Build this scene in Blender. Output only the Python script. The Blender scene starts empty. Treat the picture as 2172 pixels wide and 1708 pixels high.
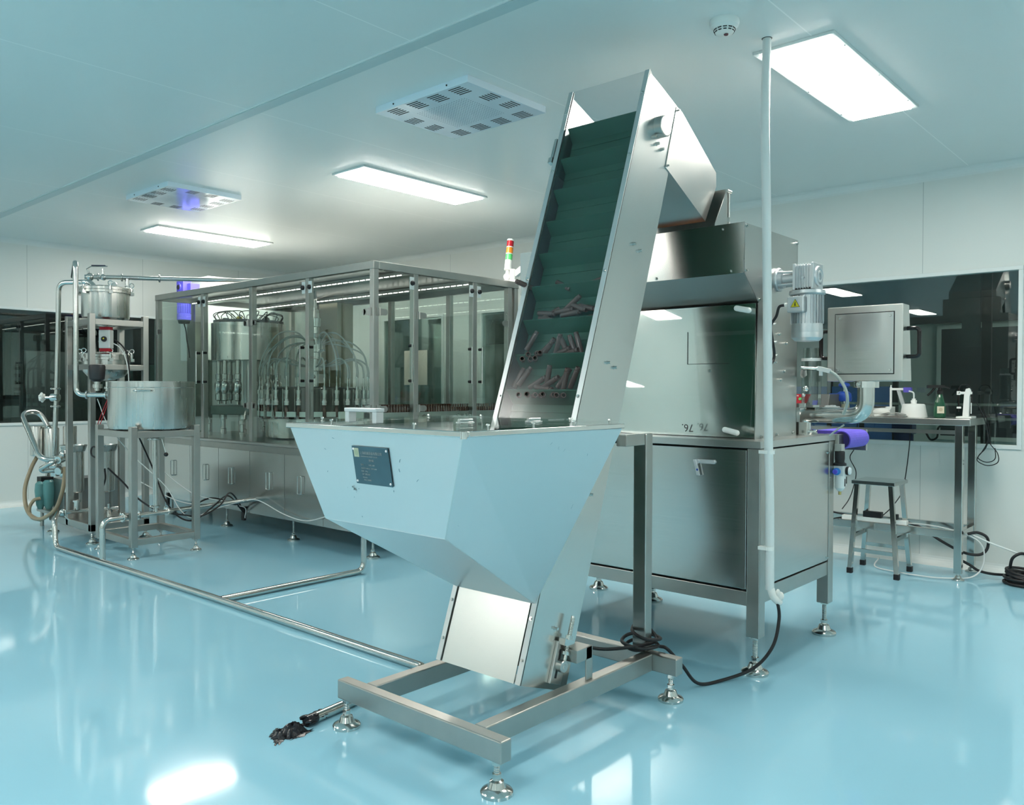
import bpy, math, random
from mathutils import Vector, Matrix
random.seed(7)
sc = bpy.context.scene
COL = sc.collection
PI = math.pi
# ------------------------------------------------------------------ camera
F_PX = 1745.0; PITCH = math.radians(0.89); ROLL = math.radians(0.2); YAW = math.radians(41.6); CAM_H = 1.2
def cam_rows():
    cp, sp = math.cos(PITCH), math.sin(PITCH)
    cr, sr = math.cos(ROLL), math.sin(ROLL)
    Z = Matrix(((cr, -sr, 0), (sr, cr, 0), (0, 0, 1)))
    P = Matrix(((1, 0, 0), (0, cp, -sp), (0, sp, cp)))
    A = Matrix(((1, 0, 0), (0, 0, -1), (0, 1, 0)))
    W = Matrix(((math.sin(YAW), -math.cos(YAW), 0), (math.cos(YAW), math.sin(YAW), 0), (0, 0, 1)))
    return Z @ P @ A @ W
RM = cam_rows()
cd = bpy.data.cameras.new('camera'); cam = bpy.data.objects.new('camera', cd); COL.objects.link(cam)
right, down, fwd = RM[0], RM[1], RM[2]
mw = Matrix.Identity(4)
for i in range(3):
    mw[i][0] = right[i]; mw[i][1] = -down[i]; mw[i][2] = -fwd[i]
mw[2][3] = CAM_H
cam.matrix_world = mw
cd.sensor_fit = 'HORIZONTAL'; cd.sensor_width = 36.0; cd.lens = 36.0 * F_PX / 2172.0
cd.clip_start = 0.05; cd.clip_end = 60
sc.camera = cam
sc.view_settings.view_transform = 'Standard'; sc.view_settings.look = 'None'
sc.view_settings.exposure = 0.6; sc.view_settings.gamma = 1.0; sc.view_settings.use_curve_mapping = False
# ------------------------------------------------------------------ world
w = bpy.data.worlds.new('world'); sc.world = w; w.use_nodes = True
w.node_tree.nodes['Background'].inputs[0].default_value = (0.02, 0.024, 0.026, 1)
w.node_tree.nodes['Background'].inputs[1].default_value = 0.3
sc.cycles.max_bounces = 9; sc.cycles.diffuse_bounces = 5; sc.cycles.glossy_bounces = 5; sc.cycles.transparent_max_bounces = 16
sc.cycles.caustics_reflective = True
LAMP = 26.0           # strength of the ceiling panels
CZ = 2.71             # ceiling height

# ------------------------------------------------------------------ materials
MATS = {}
def mat(name, col, rough=0.5, metal=0.0, noise=0.0, nscale=(6, 6, 6), bump=0.0, emit=None, estr=0, spec=0.5, alpha=None, coat=0, rvar=0.0, trans=0, ior=1.45):
    if name in MATS: return MATS[name]
    m = bpy.data.materials.new(name); m.use_nodes = True
    nt = m.node_tree; b = nt.nodes['Principled BSDF']
    b.inputs['Base Color'].default_value = (*col, 1); b.inputs['Roughness'].default_value = rough
    b.inputs['Metallic'].default_value = metal; b.inputs['Specular IOR Level'].default_value = spec
    b.inputs['Coat Weight'].default_value = coat; b.inputs['IOR'].default_value = ior
    b.inputs['Transmission Weight'].default_value = trans
    if emit: b.inputs['Emission Color'].default_value = (*emit, 1); b.inputs['Emission Strength'].default_value = estr
    tc = nt.nodes.new('ShaderNodeTexCoord'); mp = nt.nodes.new('ShaderNodeMapping'); nz = nt.nodes.new('ShaderNodeTexNoise')
    mp.inputs['Scale'].default_value = nscale; nz.inputs['Scale'].default_value = 1.0; nz.inputs['Detail'].default_value = 4
    nt.links.new(tc.outputs['Object'], mp.inputs[0]); nt.links.new(mp.outputs[0], nz.inputs[0])
    if noise > 0:
        mx = nt.nodes.new('ShaderNodeMix'); mx.data_type = 'RGBA'
        mx.inputs[6].default_value = (*[c * (1 - noise) for c in col], 1); mx.inputs[7].default_value = (*[min(1, c * (1 + noise)) for c in col], 1)
        nt.links.new(nz.outputs[0], mx.inputs[0]); nt.links.new(mx.outputs[2], b.inputs['Base Color'])
    if rvar > 0:
        mr = nt.nodes.new('ShaderNodeMapRange'); mr.inputs[1].default_value = 0.3; mr.inputs[2].default_value = 0.7
        mr.inputs[3].default_value = max(0.02, rough - rvar); mr.inputs[4].default_value = rough + rvar
        nt.links.new(nz.outputs[0], mr.inputs[0]); nt.links.new(mr.outputs[0], b.inputs['Roughness'])
    if bump > 0:
        bp = nt.nodes.new('ShaderNodeBump'); bp.inputs['Strength'].default_value = bump; bp.inputs['Distance'].default_value = 0.002
        nt.links.new(nz.outputs[0], bp.inputs['Height']); nt.links.new(bp.outputs[0], b.inputs['Normal'])
    MATS[name] = m; return m
def glass(name, tint, refl=0.06, rough=0.01, graze=0.5):
    m = bpy.data.materials.new(name); m.use_nodes = True; nt = m.node_tree; nt.nodes.clear()
    o = nt.nodes.new('ShaderNodeOutputMaterial'); mx = nt.nodes.new('ShaderNodeMixShader')
    t = nt.nodes.new('ShaderNodeBsdfTransparent'); t.inputs[0].default_value = (*tint, 1)
    g = nt.nodes.new('ShaderNodeBsdfGlossy'); g.inputs[0].default_value = (1, 1, 1, 1); g.inputs[1].default_value = rough
    lw = nt.nodes.new('ShaderNodeFresnel'); lw.inputs[0].default_value = 1.45
    mr = nt.nodes.new('ShaderNodeMapRange'); mr.inputs[1].default_value = 0.03; mr.inputs[2].default_value = 1; mr.inputs[3].default_value = refl; mr.inputs[4].default_value = graze
    nt.links.new(lw.outputs[0], mr.inputs[0]); nt.links.new(mr.outputs[0], mx.inputs[0])
    nt.links.new(t.outputs[0], mx.inputs[1]); nt.links.new(g.outputs[0], mx.inputs[2]); nt.links.new(mx.outputs[0], o.inputs[0])
    MATS[name] = m; return m
def seam_mat(name, col, line, axis, pitch, offset, width, rough, spec=0.5, axis2=None):
    """sheet panels with thin joint lines every <pitch> along a world axis"""
    m = mat(name, col, rough, 0, noise=0.015, nscale=(1.3, 1.3, 1.3), spec=spec)
    nt = m.node_tree; b = nt.nodes['Principled BSDF']
    g = nt.nodes.new('ShaderNodeNewGeometry'); sx = nt.nodes.new('ShaderNodeSeparateXYZ'); nt.links.new(g.outputs['Position'], sx.inputs[0])
    def mth(op, a, bb):
        n = nt.nodes.new('ShaderNodeMath'); n.operation = op
        for k, v in enumerate((a, bb)):
            if v is None: continue
            if isinstance(v, (int, float)): n.inputs[k].default_value = v
            else: nt.links.new(v, n.inputs[k])
        return n.outputs[0]
    v = mth('FLOORED_MODULO', mth('SUBTRACT', sx.outputs[axis], offset - width / 2), pitch)
    f = mth('LESS_THAN', v, width)
    src = b.inputs['Base Color'].links[0].from_socket
    mx = nt.nodes.new('ShaderNodeMix'); mx.data_type = 'RGBA'; mx.inputs[7].default_value = (*line, 1)
    nt.links.new(f, mx.inputs[0]); nt.links.new(src, mx.inputs[6]); nt.links.new(mx.outputs[2], b.inputs['Base Color'])
    return m
ST = mat('satin_steel', (0.52, 0.52, 0.50), 0.30, 1, noise=0.06, nscale=(5, 5, 5), rvar=0.02)
STB = mat('brushed_steel_horizontal', (0.55, 0.55, 0.53), 0.24, 1, noise=0.05, nscale=(3, 3, 160), rvar=0.01)
STD = mat('brushed_door_steel', (0.54, 0.54, 0.52), 0.20, 1, noise=0.04, nscale=(2, 2, 220), rvar=0.01)
STM = mat('bright_polished_steel', (0.70, 0.70, 0.68), 0.13, 1, noise=0.03, nscale=(8, 8, 8), rvar=0.01)
STC = mat('spun_steel', (0.57, 0.565, 0.535), 0.28, 1, noise=0.22, nscale=(22, 22, 0.5), rvar=0.03)
STP = mat('polished_tube_steel', (0.60, 0.60, 0.575), 0.15, 1, noise=0.04, nscale=(9, 9, 9), rvar=0.01)
STF = mat('frame_tube_steel', (0.43, 0.425, 0.40), 0.34, 1, noise=0.12, nscale=(9, 9, 9), rvar=0.03)
STH = mat('matt_hopper_steel', (0.72, 0.73, 0.73), 0.38, 1, noise=0.03, nscale=(4, 4, 4), rvar=0.02)
ALU = mat('cast_aluminium', (0.62, 0.64, 0.65), 0.42, 0.85, noise=0.06, nscale=(30, 30, 30))
ALP = mat('grey_motor_paint', (0.50, 0.54, 0.56), 0.45, 0.2)
BLK = mat('black_rubber', (0.012, 0.012, 0.014), 0.5)
BLG = mat('glossy_black_plastic', (0.012, 0.010, 0.010), 0.18)
DGR = mat('dark_grey_plastic', (0.06, 0.065, 0.065), 0.45)
WHP = mat('white_plastic', (0.80, 0.81, 0.78), 0.4)
WPV = mat('white_pvc', (0.70, 0.73, 0.72), 0.32)
GRN = mat('dark_green_belt', (0.020, 0.095, 0.06), 0.5, noise=0.15, nscale=(7, 7, 7))
AMB = mat('amber_plastic', (0.055, 0.018, 0.010), 0.16, spec=0.6)
AMD = mat('dull_amber_tube', (0.10, 0.065, 0.058), 0.25, spec=0.6)
BLU = mat('violet_blue_paint', (0.10, 0.09, 0.62), 0.4)
PUR = mat('violet_belt', (0.14, 0.10, 0.62), 0.5, noise=0.15, nscale=(60, 3, 60), bump=0.3)
RED = mat('red_plastic', (0.42, 0.01, 0.02), 0.35)
ORA = mat('orange_lens', (0.80, 0.25, 0.02), 0.3)
GLE = mat('green_lens', (0.10, 0.55, 0.16), 0.3)
YEL = mat('yellow_sticker', (0.75, 0.60, 0.02), 0.4)
BRS = mat('brass', (0.55, 0.42, 0.16), 0.3, 1)
PAP = mat('paper', (0.72, 0.72, 0.68), 0.7)
PVC = mat('clear_hose', (0.48, 0.56, 0.53), 0.25, alpha=None, trans=0.35)
HOS = mat('yellowed_hose', (0.33, 0.26, 0.17), 0.3, noise=0.3, nscale=(4, 4, 4))
GRS = mat('black_grease', (0.012, 0.012, 0.016), 0.25, bump=0.9, nscale=(60, 60, 60))
CBL = mat('cobalt_plastic', (0.02, 0.07, 0.36), 0.35)
GLA = glass('clear_acrylic', (0.975, 0.99, 0.985), 0.03, 0.02, 0.4)
GLE2 = glass('enclosure_glass', (0.93, 0.965, 0.945), 0.012, 0.015, 0.12)
GLT = glass('tinted_cover_glass', (0.90, 0.92, 0.93), 0.008, 0.20, 0.05)
GLW = glass('window_glass', (0.74, 0.82, 0.80), 0.07, 0.008, 0.6)
CEILM = seam_mat('ceiling_panels', (0.74, 0.79, 0.78), (0.9, 0.93, 0.92), 1, 1.325, 1.39, 0.006, 0.30)
WALR = seam_mat('wall_panels_right', (0.68, 0.72, 0.695), (0.45, 0.5, 0.49), 1, 1.18, 1.68, 0.005, 0.42)
WALL_ = seam_mat('wall_panels_left', (0.68, 0.72, 0.695), (0.45, 0.5, 0.49), 0, 1.18, 3.0, 0.005, 0.42)
TRM = mat('white_aluminium_trim', (0.70, 0.75, 0.74), 0.38)
FLR = mat('blue_epoxy_floor', (0.31, 0.58, 0.70), 0.07, noise=0.05, nscale=(0.9, 0.9, 0.9), spec=0.5, rvar=0.035)
DRK = mat('dim_room_wall', (0.055, 0.065, 0.07), 0.6)  # dimness of the rooms beyond the windows is put into the colour
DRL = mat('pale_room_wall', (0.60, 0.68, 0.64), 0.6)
LGT = mat('lamp_diffuser', (1, 1, 1), 0.4, emit=(1.0, 0.955, 0.875), estr=LAMP)

# ------------------------------------------------------------------ mesh builder
class MB:
    def __init__(s): s.v = []; s.f = []; s.sm = []; s.mi = []; s.cur = 0
    def add(s, vs, fs, smooth=False):
        k = len(s.v); s.v += [tuple(p) for p in vs]
        for f in fs: s.f.append([i + k for i in f]); s.sm.append(smooth); s.mi.append(s.cur)
        return s
    def box(s, x0, x1, y0, y1, z0, z1):
        vs = [(x, y, z) for x in (x0, x1) for y in (y0, y1) for z in (z0, z1)]
        return s.add(vs, [(0, 1, 3, 2), (4, 6, 7, 5), (0, 4, 5, 1), (2, 3, 7, 6), (0, 2, 6, 4), (1, 5, 7, 3)])
    def obox(s, c, ax, ay, az, hx, hy, hz):
        c = Vector(c); ax = Vector(ax).normalized(); ay = Vector(ay).normalized(); az = Vector(az).normalized()
        vs = [c + ax * (hx * i) + ay * (hy * j) + az * (hz * k) for i in (-1, 1) for j in (-1, 1) for k in (-1, 1)]
        return s.add(vs, [(0, 1, 3, 2), (4, 6, 7, 5), (0, 4, 5, 1), (2, 3, 7, 6), (0, 2, 6, 4), (1, 5, 7, 3)])
    def prism(s, prof, a0, a1, axis='y'):
        """extrude a polygon: axis y -> prof is (x,z); x -> (y,z); z -> (x,y)"""
        def P(p, a): return (p[0], a, p[1]) if axis == 'y' else ((a, p[0], p[1]) if axis == 'x' else (p[0], p[1], a))
        n = len(prof); vs = [P(p, a0) for p in prof] + [P(p, a1) for p in prof]
        fs = [tuple(range(n)), tuple(range(2 * n - 1, n - 1, -1))] + [(i, i + n, (i + 1) % n + n, (i + 1) % n) for i in range(n)]
        return s.add(vs, fs)
    def quad(s, a, b, c, d, t=0.003):
        """a sheet of thickness t"""
        a, b, c, d = map(Vector, (a, b, c, d)); n = (b - a).cross(d - a).normalized() * t
        vs = [a, b, c, d, a + n, b + n, c + n, d + n]
        return s.add(vs, [(3, 2, 1, 0), (4, 5, 6, 7), (0, 1, 5, 4), (1, 2, 6, 5), (2, 3, 7, 6), (3, 0, 4, 7)])
    def poly(s, pts, t=0.003):
        pts = [Vector(p) for p in pts]; n = (pts[1] - pts[0]).cross(pts[-1] - pts[0]).normalized() * t; k = len(pts)
        vs = pts + [p + n for p in pts]
        return s.add(vs, [tuple(range(k - 1, -1, -1)), tuple(range(k, 2 * k))] + [(i, (i + 1) % k, (i + 1) % k + k, i + k) for i in range(k)])
    def lathe(s, c, prof, seg=24, d=(0, 0, 1), smooth=True, caps=True):
        """prof = [(radius, height)...] around direction d from c"""
        c = Vector(c); d = Vector(d).normalized(); u = d.orthogonal().normalized(); v = d.cross(u)
        vs = []; fs = []
        for r, h in prof:
            for i in range(seg):
                a = 2 * PI * i / seg; vs.append(c + d * h + (u * math.cos(a) + v * math.sin(a)) * r)
        for j in range(len(prof) - 1):
            for i in range(seg):
                i2 = (i + 1) % seg; fs.append((j * seg + i, j * seg + i2, (j + 1) * seg + i2, (j + 1) * seg + i))
        s.add(vs, fs, smooth)
        if caps:
            if prof[0][0] > 1e-5: s.add([vs[i] for i in range(seg)], [tuple(range(seg - 1, -1, -1))])
            if prof[-1][0] > 1e-5: s.add([vs[(len(prof) - 1) * seg + i] for i in range(seg)], [tuple(range(seg))])
        return s
    def cyl(s, a, b, r, seg=16, r2=None):
        a, b = Vector(a), Vector(b); L = (b - a).length
        return s.lathe(a, [(r, 0), (r if r2 is None else r2, L)], seg, b - a)
    def hexn(s, c, r, h, d=(0, 0, 1)): return s.lathe(c, [(r, 0), (r, h)], 6, d, smooth=False)
    def sph(s, c, r, seg=14, sc3=(1, 1, 1)):
        n = seg // 2; vs = []; fs = []
        for j in range(n + 1):
            t = PI * j / n
            for i in range(seg):
                a = 2 * PI * i / seg
                vs.append((c[0] + r * sc3[0] * math.sin(t) * math.cos(a), c[1] + r * sc3[1] * math.sin(t) * math.sin(a), c[2] + r * sc3[2] * math.cos(t)))
        for j in range(n):
            for i in range(seg):
                i2 = (i + 1) % seg; fs.append((j * seg + i, (j + 1) * seg + i, (j + 1) * seg + i2, j * seg + i2))
        return s.add(vs, fs, True)
    def tube(s, pts, r, fil=0.0, seg=12, step=6):
        """a round bar through pts; corners rounded with radius-like length fil"""
        P = [Vector(p) for p in pts]
        if fil > 0 and len(P) > 2:
            out = [P[0]]
            for i in range(1, len(P) - 1):
                a, b, c = P[i - 1], P[i], P[i + 1]
                l = min(fil, (a - b).length * 0.5, (c - b).length * 0.5)
                p0 = b + (a - b).normalized() * l; p2 = b + (c - b).normalized() * l
                for k in range(step + 1):
                    t = k / step; out.append(p0 * (1 - t) ** 2 + b * 2 * t * (1 - t) + p2 * t * t)
            out.append(P[-1]); P = out
        Q = [P[0]]
        for p in P[1:]:
            if (p - Q[-1]).length > 1e-6: Q.append(p)
        P = Q; n = len(P)
        T = [(P[min(i + 1, n - 1)] - P[max(i - 1, 0)]).normalized() for i in range(n)]
        u = T[0].orthogonal().normalized(); vs = []; fs = []
        for i in range(n):
            u = (u - T[i] * u.dot(T[i])).normalized(); v = T[i].cross(u)
            for k in range(seg):
                a = 2 * PI * k / seg; vs.append(P[i] + (u * math.cos(a) + v * math.sin(a)) * r)
        for i in range(n - 1):
            for k in range(seg):
                k2 = (k + 1) % seg; fs.append((i * seg + k, i * seg + k2, (i + 1) * seg + k2, (i + 1) * seg + k))
        s.add(vs, fs, True)
        s.add(vs[:seg], [tuple(range(seg - 1, -1, -1))]); s.add(vs[-seg:], [tuple(range(seg))])
        return s
    def curve(s, pts, r, seg=8, sub=8):
        """smooth catmull-rom cable"""
        P = [Vector(p) for p in pts]; P = [P[0] * 2 - P[1]] + P + [P[-1] * 2 - P[-2]]; out = []
        for i in range(1, len(P) - 2):
            for k in range(sub):
                t = k / sub; a, b, c, d = P[i - 1], P[i], P[i + 1], P[i + 2]
                out.append(0.5 * ((2 * b) + (c - a) * t + (2 * a - 5 * b + 4 * c - d) * t * t + (3 * b - a - 3 * c + d) * t ** 3))
        out.append(P[-2]); return s.tube(out, r, 0, seg)
    def build(s, name, m, parent=None, bevel=0, label=None):
        me = bpy.data.meshes.new(name); off = Vector((0, 0, 0))
        if parent is not None:
            p = parent
            while p is not None: off += p.location; p = p.parent
        me.from_pydata([tuple(Vector(v) - off) for v in s.v], [], s.f)
        ms = m if isinstance(m, (list, tuple)) else [m]
        for x in ms: me.materials.append(x)
        me.polygons.foreach_set('use_smooth', s.sm)
        if len(ms) > 1: me.polygons.foreach_set('material_index', s.mi)
        me.update()
        if any(s.sm): me.set_sharp_from_angle(angle=math.radians(33))
        o = bpy.data.objects.new(name, me); COL.objects.link(o)
        if parent is not None: o.parent = parent
        if bevel > 0:
            b = o.modifiers.new('bevel', 'BEVEL'); b.width = bevel; b.segments = 2; b.limit_method = 'ANGLE'; b.angle_limit = math.radians(40)
            b.harden_normals = False
        if label: o['label'] = label
        return o
def thing(name, label, cat, loc=(0, 0, 0), group=None):
    o = bpy.data.objects.new(name, None); COL.objects.link(o); o.location = loc; o.empty_display_size = 0.05
    o['label'] = label; o['category'] = cat
    if group: o['group'] = group
    return o
def tag(o, label, cat, group=None):
    o['label'] = label; o['category'] = cat
    if group: o['group'] = group
    return o
def struct(name, mb, m, bevel=0, parent=None):
    o = mb.build(name, m, parent, bevel)
    if parent is None: o['kind'] = 'structure'
    return o
def centred(o):
    """move the origin of a one-mesh thing to the middle of its base"""
    me = o.data; xs = [v.co for v in me.vertices]
    c = Vector(((min(v.x for v in xs) + max(v.x for v in xs)) / 2, (min(v.y for v in xs) + max(v.y for v in xs)) / 2, min(v.z for v in xs)))
    me.transform(Matrix.Translation(-c)); o.location = c; return o
def dup(o, parent=None):
    c = o.copy(); COL.objects.link(c)
    if parent is not None: c.parent = parent
    for ch in list(o.children): dup(ch, c)
    return c
def text_mesh(body, size, loc, xdir, ydir, m, name, parent, ext=0.0004):
    cu = bpy.data.curves.new(name, 'FONT'); cu.body = body; cu.size = size; cu.extrude = ext; cu.resolution_u = 2
    tmp = bpy.data.objects.new(name, cu); COL.objects.link(tmp)
    bpy.context.view_layer.update()
    me = bpy.data.meshes.new_from_object(tmp.evaluated_get(bpy.context.evaluated_depsgraph_get()))
    bpy.data.objects.remove(tmp)
    x = Vector(xdir).normalized(); y = Vector(ydir).normalized(); z = x.cross(y)
    M = Matrix(((x.x, y.x, z.x, loc[0]), (x.y, y.y, z.y, loc[1]), (x.z, y.z, z.z, loc[2]), (0, 0, 0, 1)))
    off = Vector((0, 0, 0)); p = parent
    while p is not None: off += p.location; p = p.parent
    me.transform(Matrix.Translation(-off) @ M)
    me.materials.clear(); me.materials.append(m)
    o = bpy.data.objects.new(name, me); COL.objects.link(o); o.parent = parent
    return o
FPROF = [(0.0, 0.0), (0.049, 0.0), (0.0495, 0.009), (0.046, 0.014), (0.028, 0.022), (0.021, 0.040), (0.013, 0.044), (0.012, 0.050)]
def foot(x, y, ztop, parent, s=1.0, m=None):
    b = MB(); b.lathe((x, y, 0), [(r * s, h * s) for r, h in FPROF], 28)
    b.lathe((x, y, 0.045 * s), [(0.0085 * s, 0), (0.0085 * s, ztop - 0.045 * s)], 12)
    n = int(max(0, (ztop - 0.07 * s)) / 0.006)
    for k in range(min(n, 30)): b.lathe((x, y, 0.062 * s + k * 0.006), [(0.0085 * s, 0), (0.0098 * s, 0.002), (0.0085 * s, 0.004)], 12, caps=False)
    b.hexn((x, y, 0.05 * s), 0.015 * s, 0.012 * s); b.hexn((x, y, ztop - 0.016), 0.016 * s, 0.016)
    return b.build('leveling_foot', m or STP, parent)
def bolt(b, c, d, r=0.006, h=0.006):
    b.lathe(c, [(r * 1.5, 0), (r * 1.5, 0.0015)], 12, d); b.hexn(Vector(c) + Vector(d).normalized() * 0.0015, r, h, d)
def screws(parent, items, m=None, name='screw', r=0.0055, h=0.008):
    for c, d in items:
        b = MB(); bolt(b, c, d, r, h); b.build(name, m or STP, parent)
#==SETTING==
# ------------------------------------------------------------------ the room
X0, X1, Y0, Y1 = -6.0, 6.2, -3.2, 9.28
SB, STOP = 0.82, 2.02          # window sill and head
struct('floor', MB().box(X0, X1, Y0, Y1, -0.05, 0), FLR)
struct('ceiling', MB().box(X0, X1, Y0, Y1, CZ, CZ + 0.05), CEILM)
# right wall with window_2 and window_3, left wall with window_1
b = MB(); T = 0.06
b.box(X1, X1 + T, Y0, Y1, 0, SB); b.box(X1, X1 + T, Y0, Y1, STOP, CZ)
for y0, y1 in ((Y0, 1.07), (5.95, 6.50), (7.52, Y1)): b.box(X1, X1 + T, y0, y1, SB, STOP)
struct('wall_right', b, WALR)
b = MB(); b.box(X0, X1, Y1, Y1 + T, 0, SB); b.box(X0, X1, Y1, Y1 + T, STOP, CZ)
for x0, x1 in ((X0, 0.9), (4.36, X1)): b.box(x0, x1, Y1, Y1 + T, SB, STOP)
struct('wall_left', b, WALL_)
struct('wall_back', MB().box(X0 - T, X0, Y0, Y1, 0, CZ), WALR)
struct('wall_front', MB().box(X0, X1, Y0 - T, Y0, 0, CZ), WALL_)
struct('trim_1', MB().box(2.39, 2.455, Y0, Y1, CZ - 0.008, CZ), mat('beam_strip', (0.52, 0.62, 0.63), 0.35))
struct('trim_2', MB().box(2.383, 2.389, Y0, Y1, CZ - 0.006, CZ), TRM)
def cove(name, along, c0, c1, wall, sx, z, sz, R=0.055):
    prof = []
    for k in range(7):
        t = k / 6 * PI / 2
        prof.append((wall + sx * R * (1 - math.sin(t)), z + sz * R * (1 - math.cos(t))))
    prof.append((wall, z))
    struct(name, MB().prism(prof, c0, c1, along), TRM)
cove('trim_3', 'y', Y0, Y1, X1, -1, CZ, -1); cove('trim_4', 'x', X0, X1, Y1, -1, CZ, -1)
cove('baseboard_right', 'y', Y0, Y1, X1, -1, 0, 1, 0.06); cove('baseboard_left', 'x', X0, X1, Y1, -1, 0, 1, 0.06)
struct('baseboard_back', MB().box(X0, X0 + 0.02, Y0, Y1, 0, 0.07), TRM); struct('baseboard_front', MB().box(X0, X1, Y0, Y0 + 0.02, 0, 0.07), TRM)
def window(name, wall, a0, a1, mull=()):
    g = MB(); fr = MB(); w_ = 0.028
    def bx(mb, u0, u1, z0, z1, d0, d1):
        if wall == 'x': mb.box(X1 + d0, X1 + d1, u0, u1, z0, z1)
        else: mb.box(u0, u1, Y1 + d0, Y1 + d1, z0, z1)
    bx(fr, a0, a1, SB, SB + w_, -0.012, 0.05); bx(fr, a0, a1, STOP - w_, STOP, -0.012, 0.05)
    bx(fr, a0, a0 + w_, SB + w_, STOP - w_, -0.012, 0.05); bx(fr, a1 - w_, a1, SB + w_, STOP - w_, -0.012, 0.05)
    for u in mull: bx(fr, u - 0.008, u + 0.008, SB + w_, STOP - w_, -0.004, 0.03)
    bx(g, a0 + w_, a1 - w_, SB + w_, STOP - w_, 0.006, 0.012)
    o = struct(name, fr, TRM, 0.003); g.build('pane', GLW, o)
window('window_1', 'y', 0.9, 4.36); window('window_2', 'x', 6.50, 7.52); window('window_3', 'x', 1.07, 5.95)
# the dim rooms beyond the glass
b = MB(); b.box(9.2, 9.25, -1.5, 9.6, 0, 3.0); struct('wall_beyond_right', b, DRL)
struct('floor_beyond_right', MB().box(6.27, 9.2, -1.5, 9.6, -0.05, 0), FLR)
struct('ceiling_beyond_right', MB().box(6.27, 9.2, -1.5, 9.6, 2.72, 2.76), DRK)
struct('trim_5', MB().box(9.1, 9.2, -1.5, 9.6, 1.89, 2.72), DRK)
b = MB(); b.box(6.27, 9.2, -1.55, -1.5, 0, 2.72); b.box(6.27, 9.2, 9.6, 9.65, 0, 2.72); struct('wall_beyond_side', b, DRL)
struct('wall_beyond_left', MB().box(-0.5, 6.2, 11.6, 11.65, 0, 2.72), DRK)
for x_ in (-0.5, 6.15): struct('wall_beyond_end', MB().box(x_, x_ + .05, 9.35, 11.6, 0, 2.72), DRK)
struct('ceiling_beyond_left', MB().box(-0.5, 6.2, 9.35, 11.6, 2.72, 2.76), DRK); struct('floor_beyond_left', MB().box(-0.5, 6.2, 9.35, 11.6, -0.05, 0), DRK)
dk = mat('added_dark_doorway', (0.02, 0.022, 0.025), 0.25)  # unseen doorway added to give the sorter steel something dark to reflect
o = struct('added_door_1', MB().box(X0 + .001, X0 + .03, 5.25, 6.85, 0.02, 2.12), dk)
b = MB(); b.box(X0, X0 + .04, 5.19, 5.25, 0, 2.18); b.box(X0, X0 + .04, 6.85, 6.91, 0, 2.18); b.box(X0, X0 + .04, 5.25, 6.85, 2.12, 2.18); b.build('added_door_frame', TRM, o)
# ------------------------------------------------------------------ ceiling lamps, vents, detector
def lamp(cx, cy, label, wx=1.15, wy=0.30):
    t = thing('ceiling_light', label, 'ceiling light', (cx, cy, CZ), 'flat LED panels in the ceiling')
    f = MB(); x0, x1, y0, y1 = cx - wx / 2 - 0.03, cx + wx / 2 + 0.03, cy - wy / 2 - 0.03, cy + wy / 2 + 0.03
    z0 = CZ - 0.014
    for a in ((x0, x1, y0, y0 + 0.03), (x0, x1, y1 - 0.03, y1), (x0, x0 + 0.03, y0 + 0.03, y1 - 0.03), (x1 - 0.03, x1, y0 + 0.03, y1 - 0.03)): f.box(*a, z0, CZ)
    f.build('frame', TRM, t, 0.003)
    MB().box(x0 + 0.03, x1 - 0.03, y0 + 0.03, y1 - 0.03, CZ - 0.022, CZ - 0.002).build('diffuser', LGT, t)
    for xx in (cx - 0.45, cx, cx + 0.45):
        for yy in (y0 + 0.012, y1 - 0.012): MB().lathe((xx, yy, z0), [(0.005, 0), (0.004, 0.002)], 10, (0, 0, -1)).build('screw', STP, t)
    return t
lamp(4.08, 1.475, 'bright flat LED panel in ceiling right of elevator, behind white conduit')
lamp(4.09, 4.61, 'bright flat LED panel in ceiling between the two air vents and the elevator')
lamp(4.12, 7.67, 'bright flat LED panel in ceiling farthest away near left wall')
n = 0
ROWN = {7.67: 'far left row', 4.61: 'middle row', 1.475: 'near row', -1.65: 'row behind the camera'}
for cx, cn in ((-0.25, 'over the open floor'), (-4.4, 'at the rear end of room')):
    for cy in (7.67, 4.61, 1.475, -1.65): lamp(cx, cy, 'flat LED ceiling panel %s, %s' % (cn, ROWN[cy]))
lt_ = lamp(7.6, -0.2, 'added unseen LED ceiling panel lighting the next room past the right window'); lt_.location.z += 0.0  # unseen panel added to brighten the pale wall of the next room
lamp(4.08, -1.65, 'flat LED ceiling panel beside right wall, row behind the camera')
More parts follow.
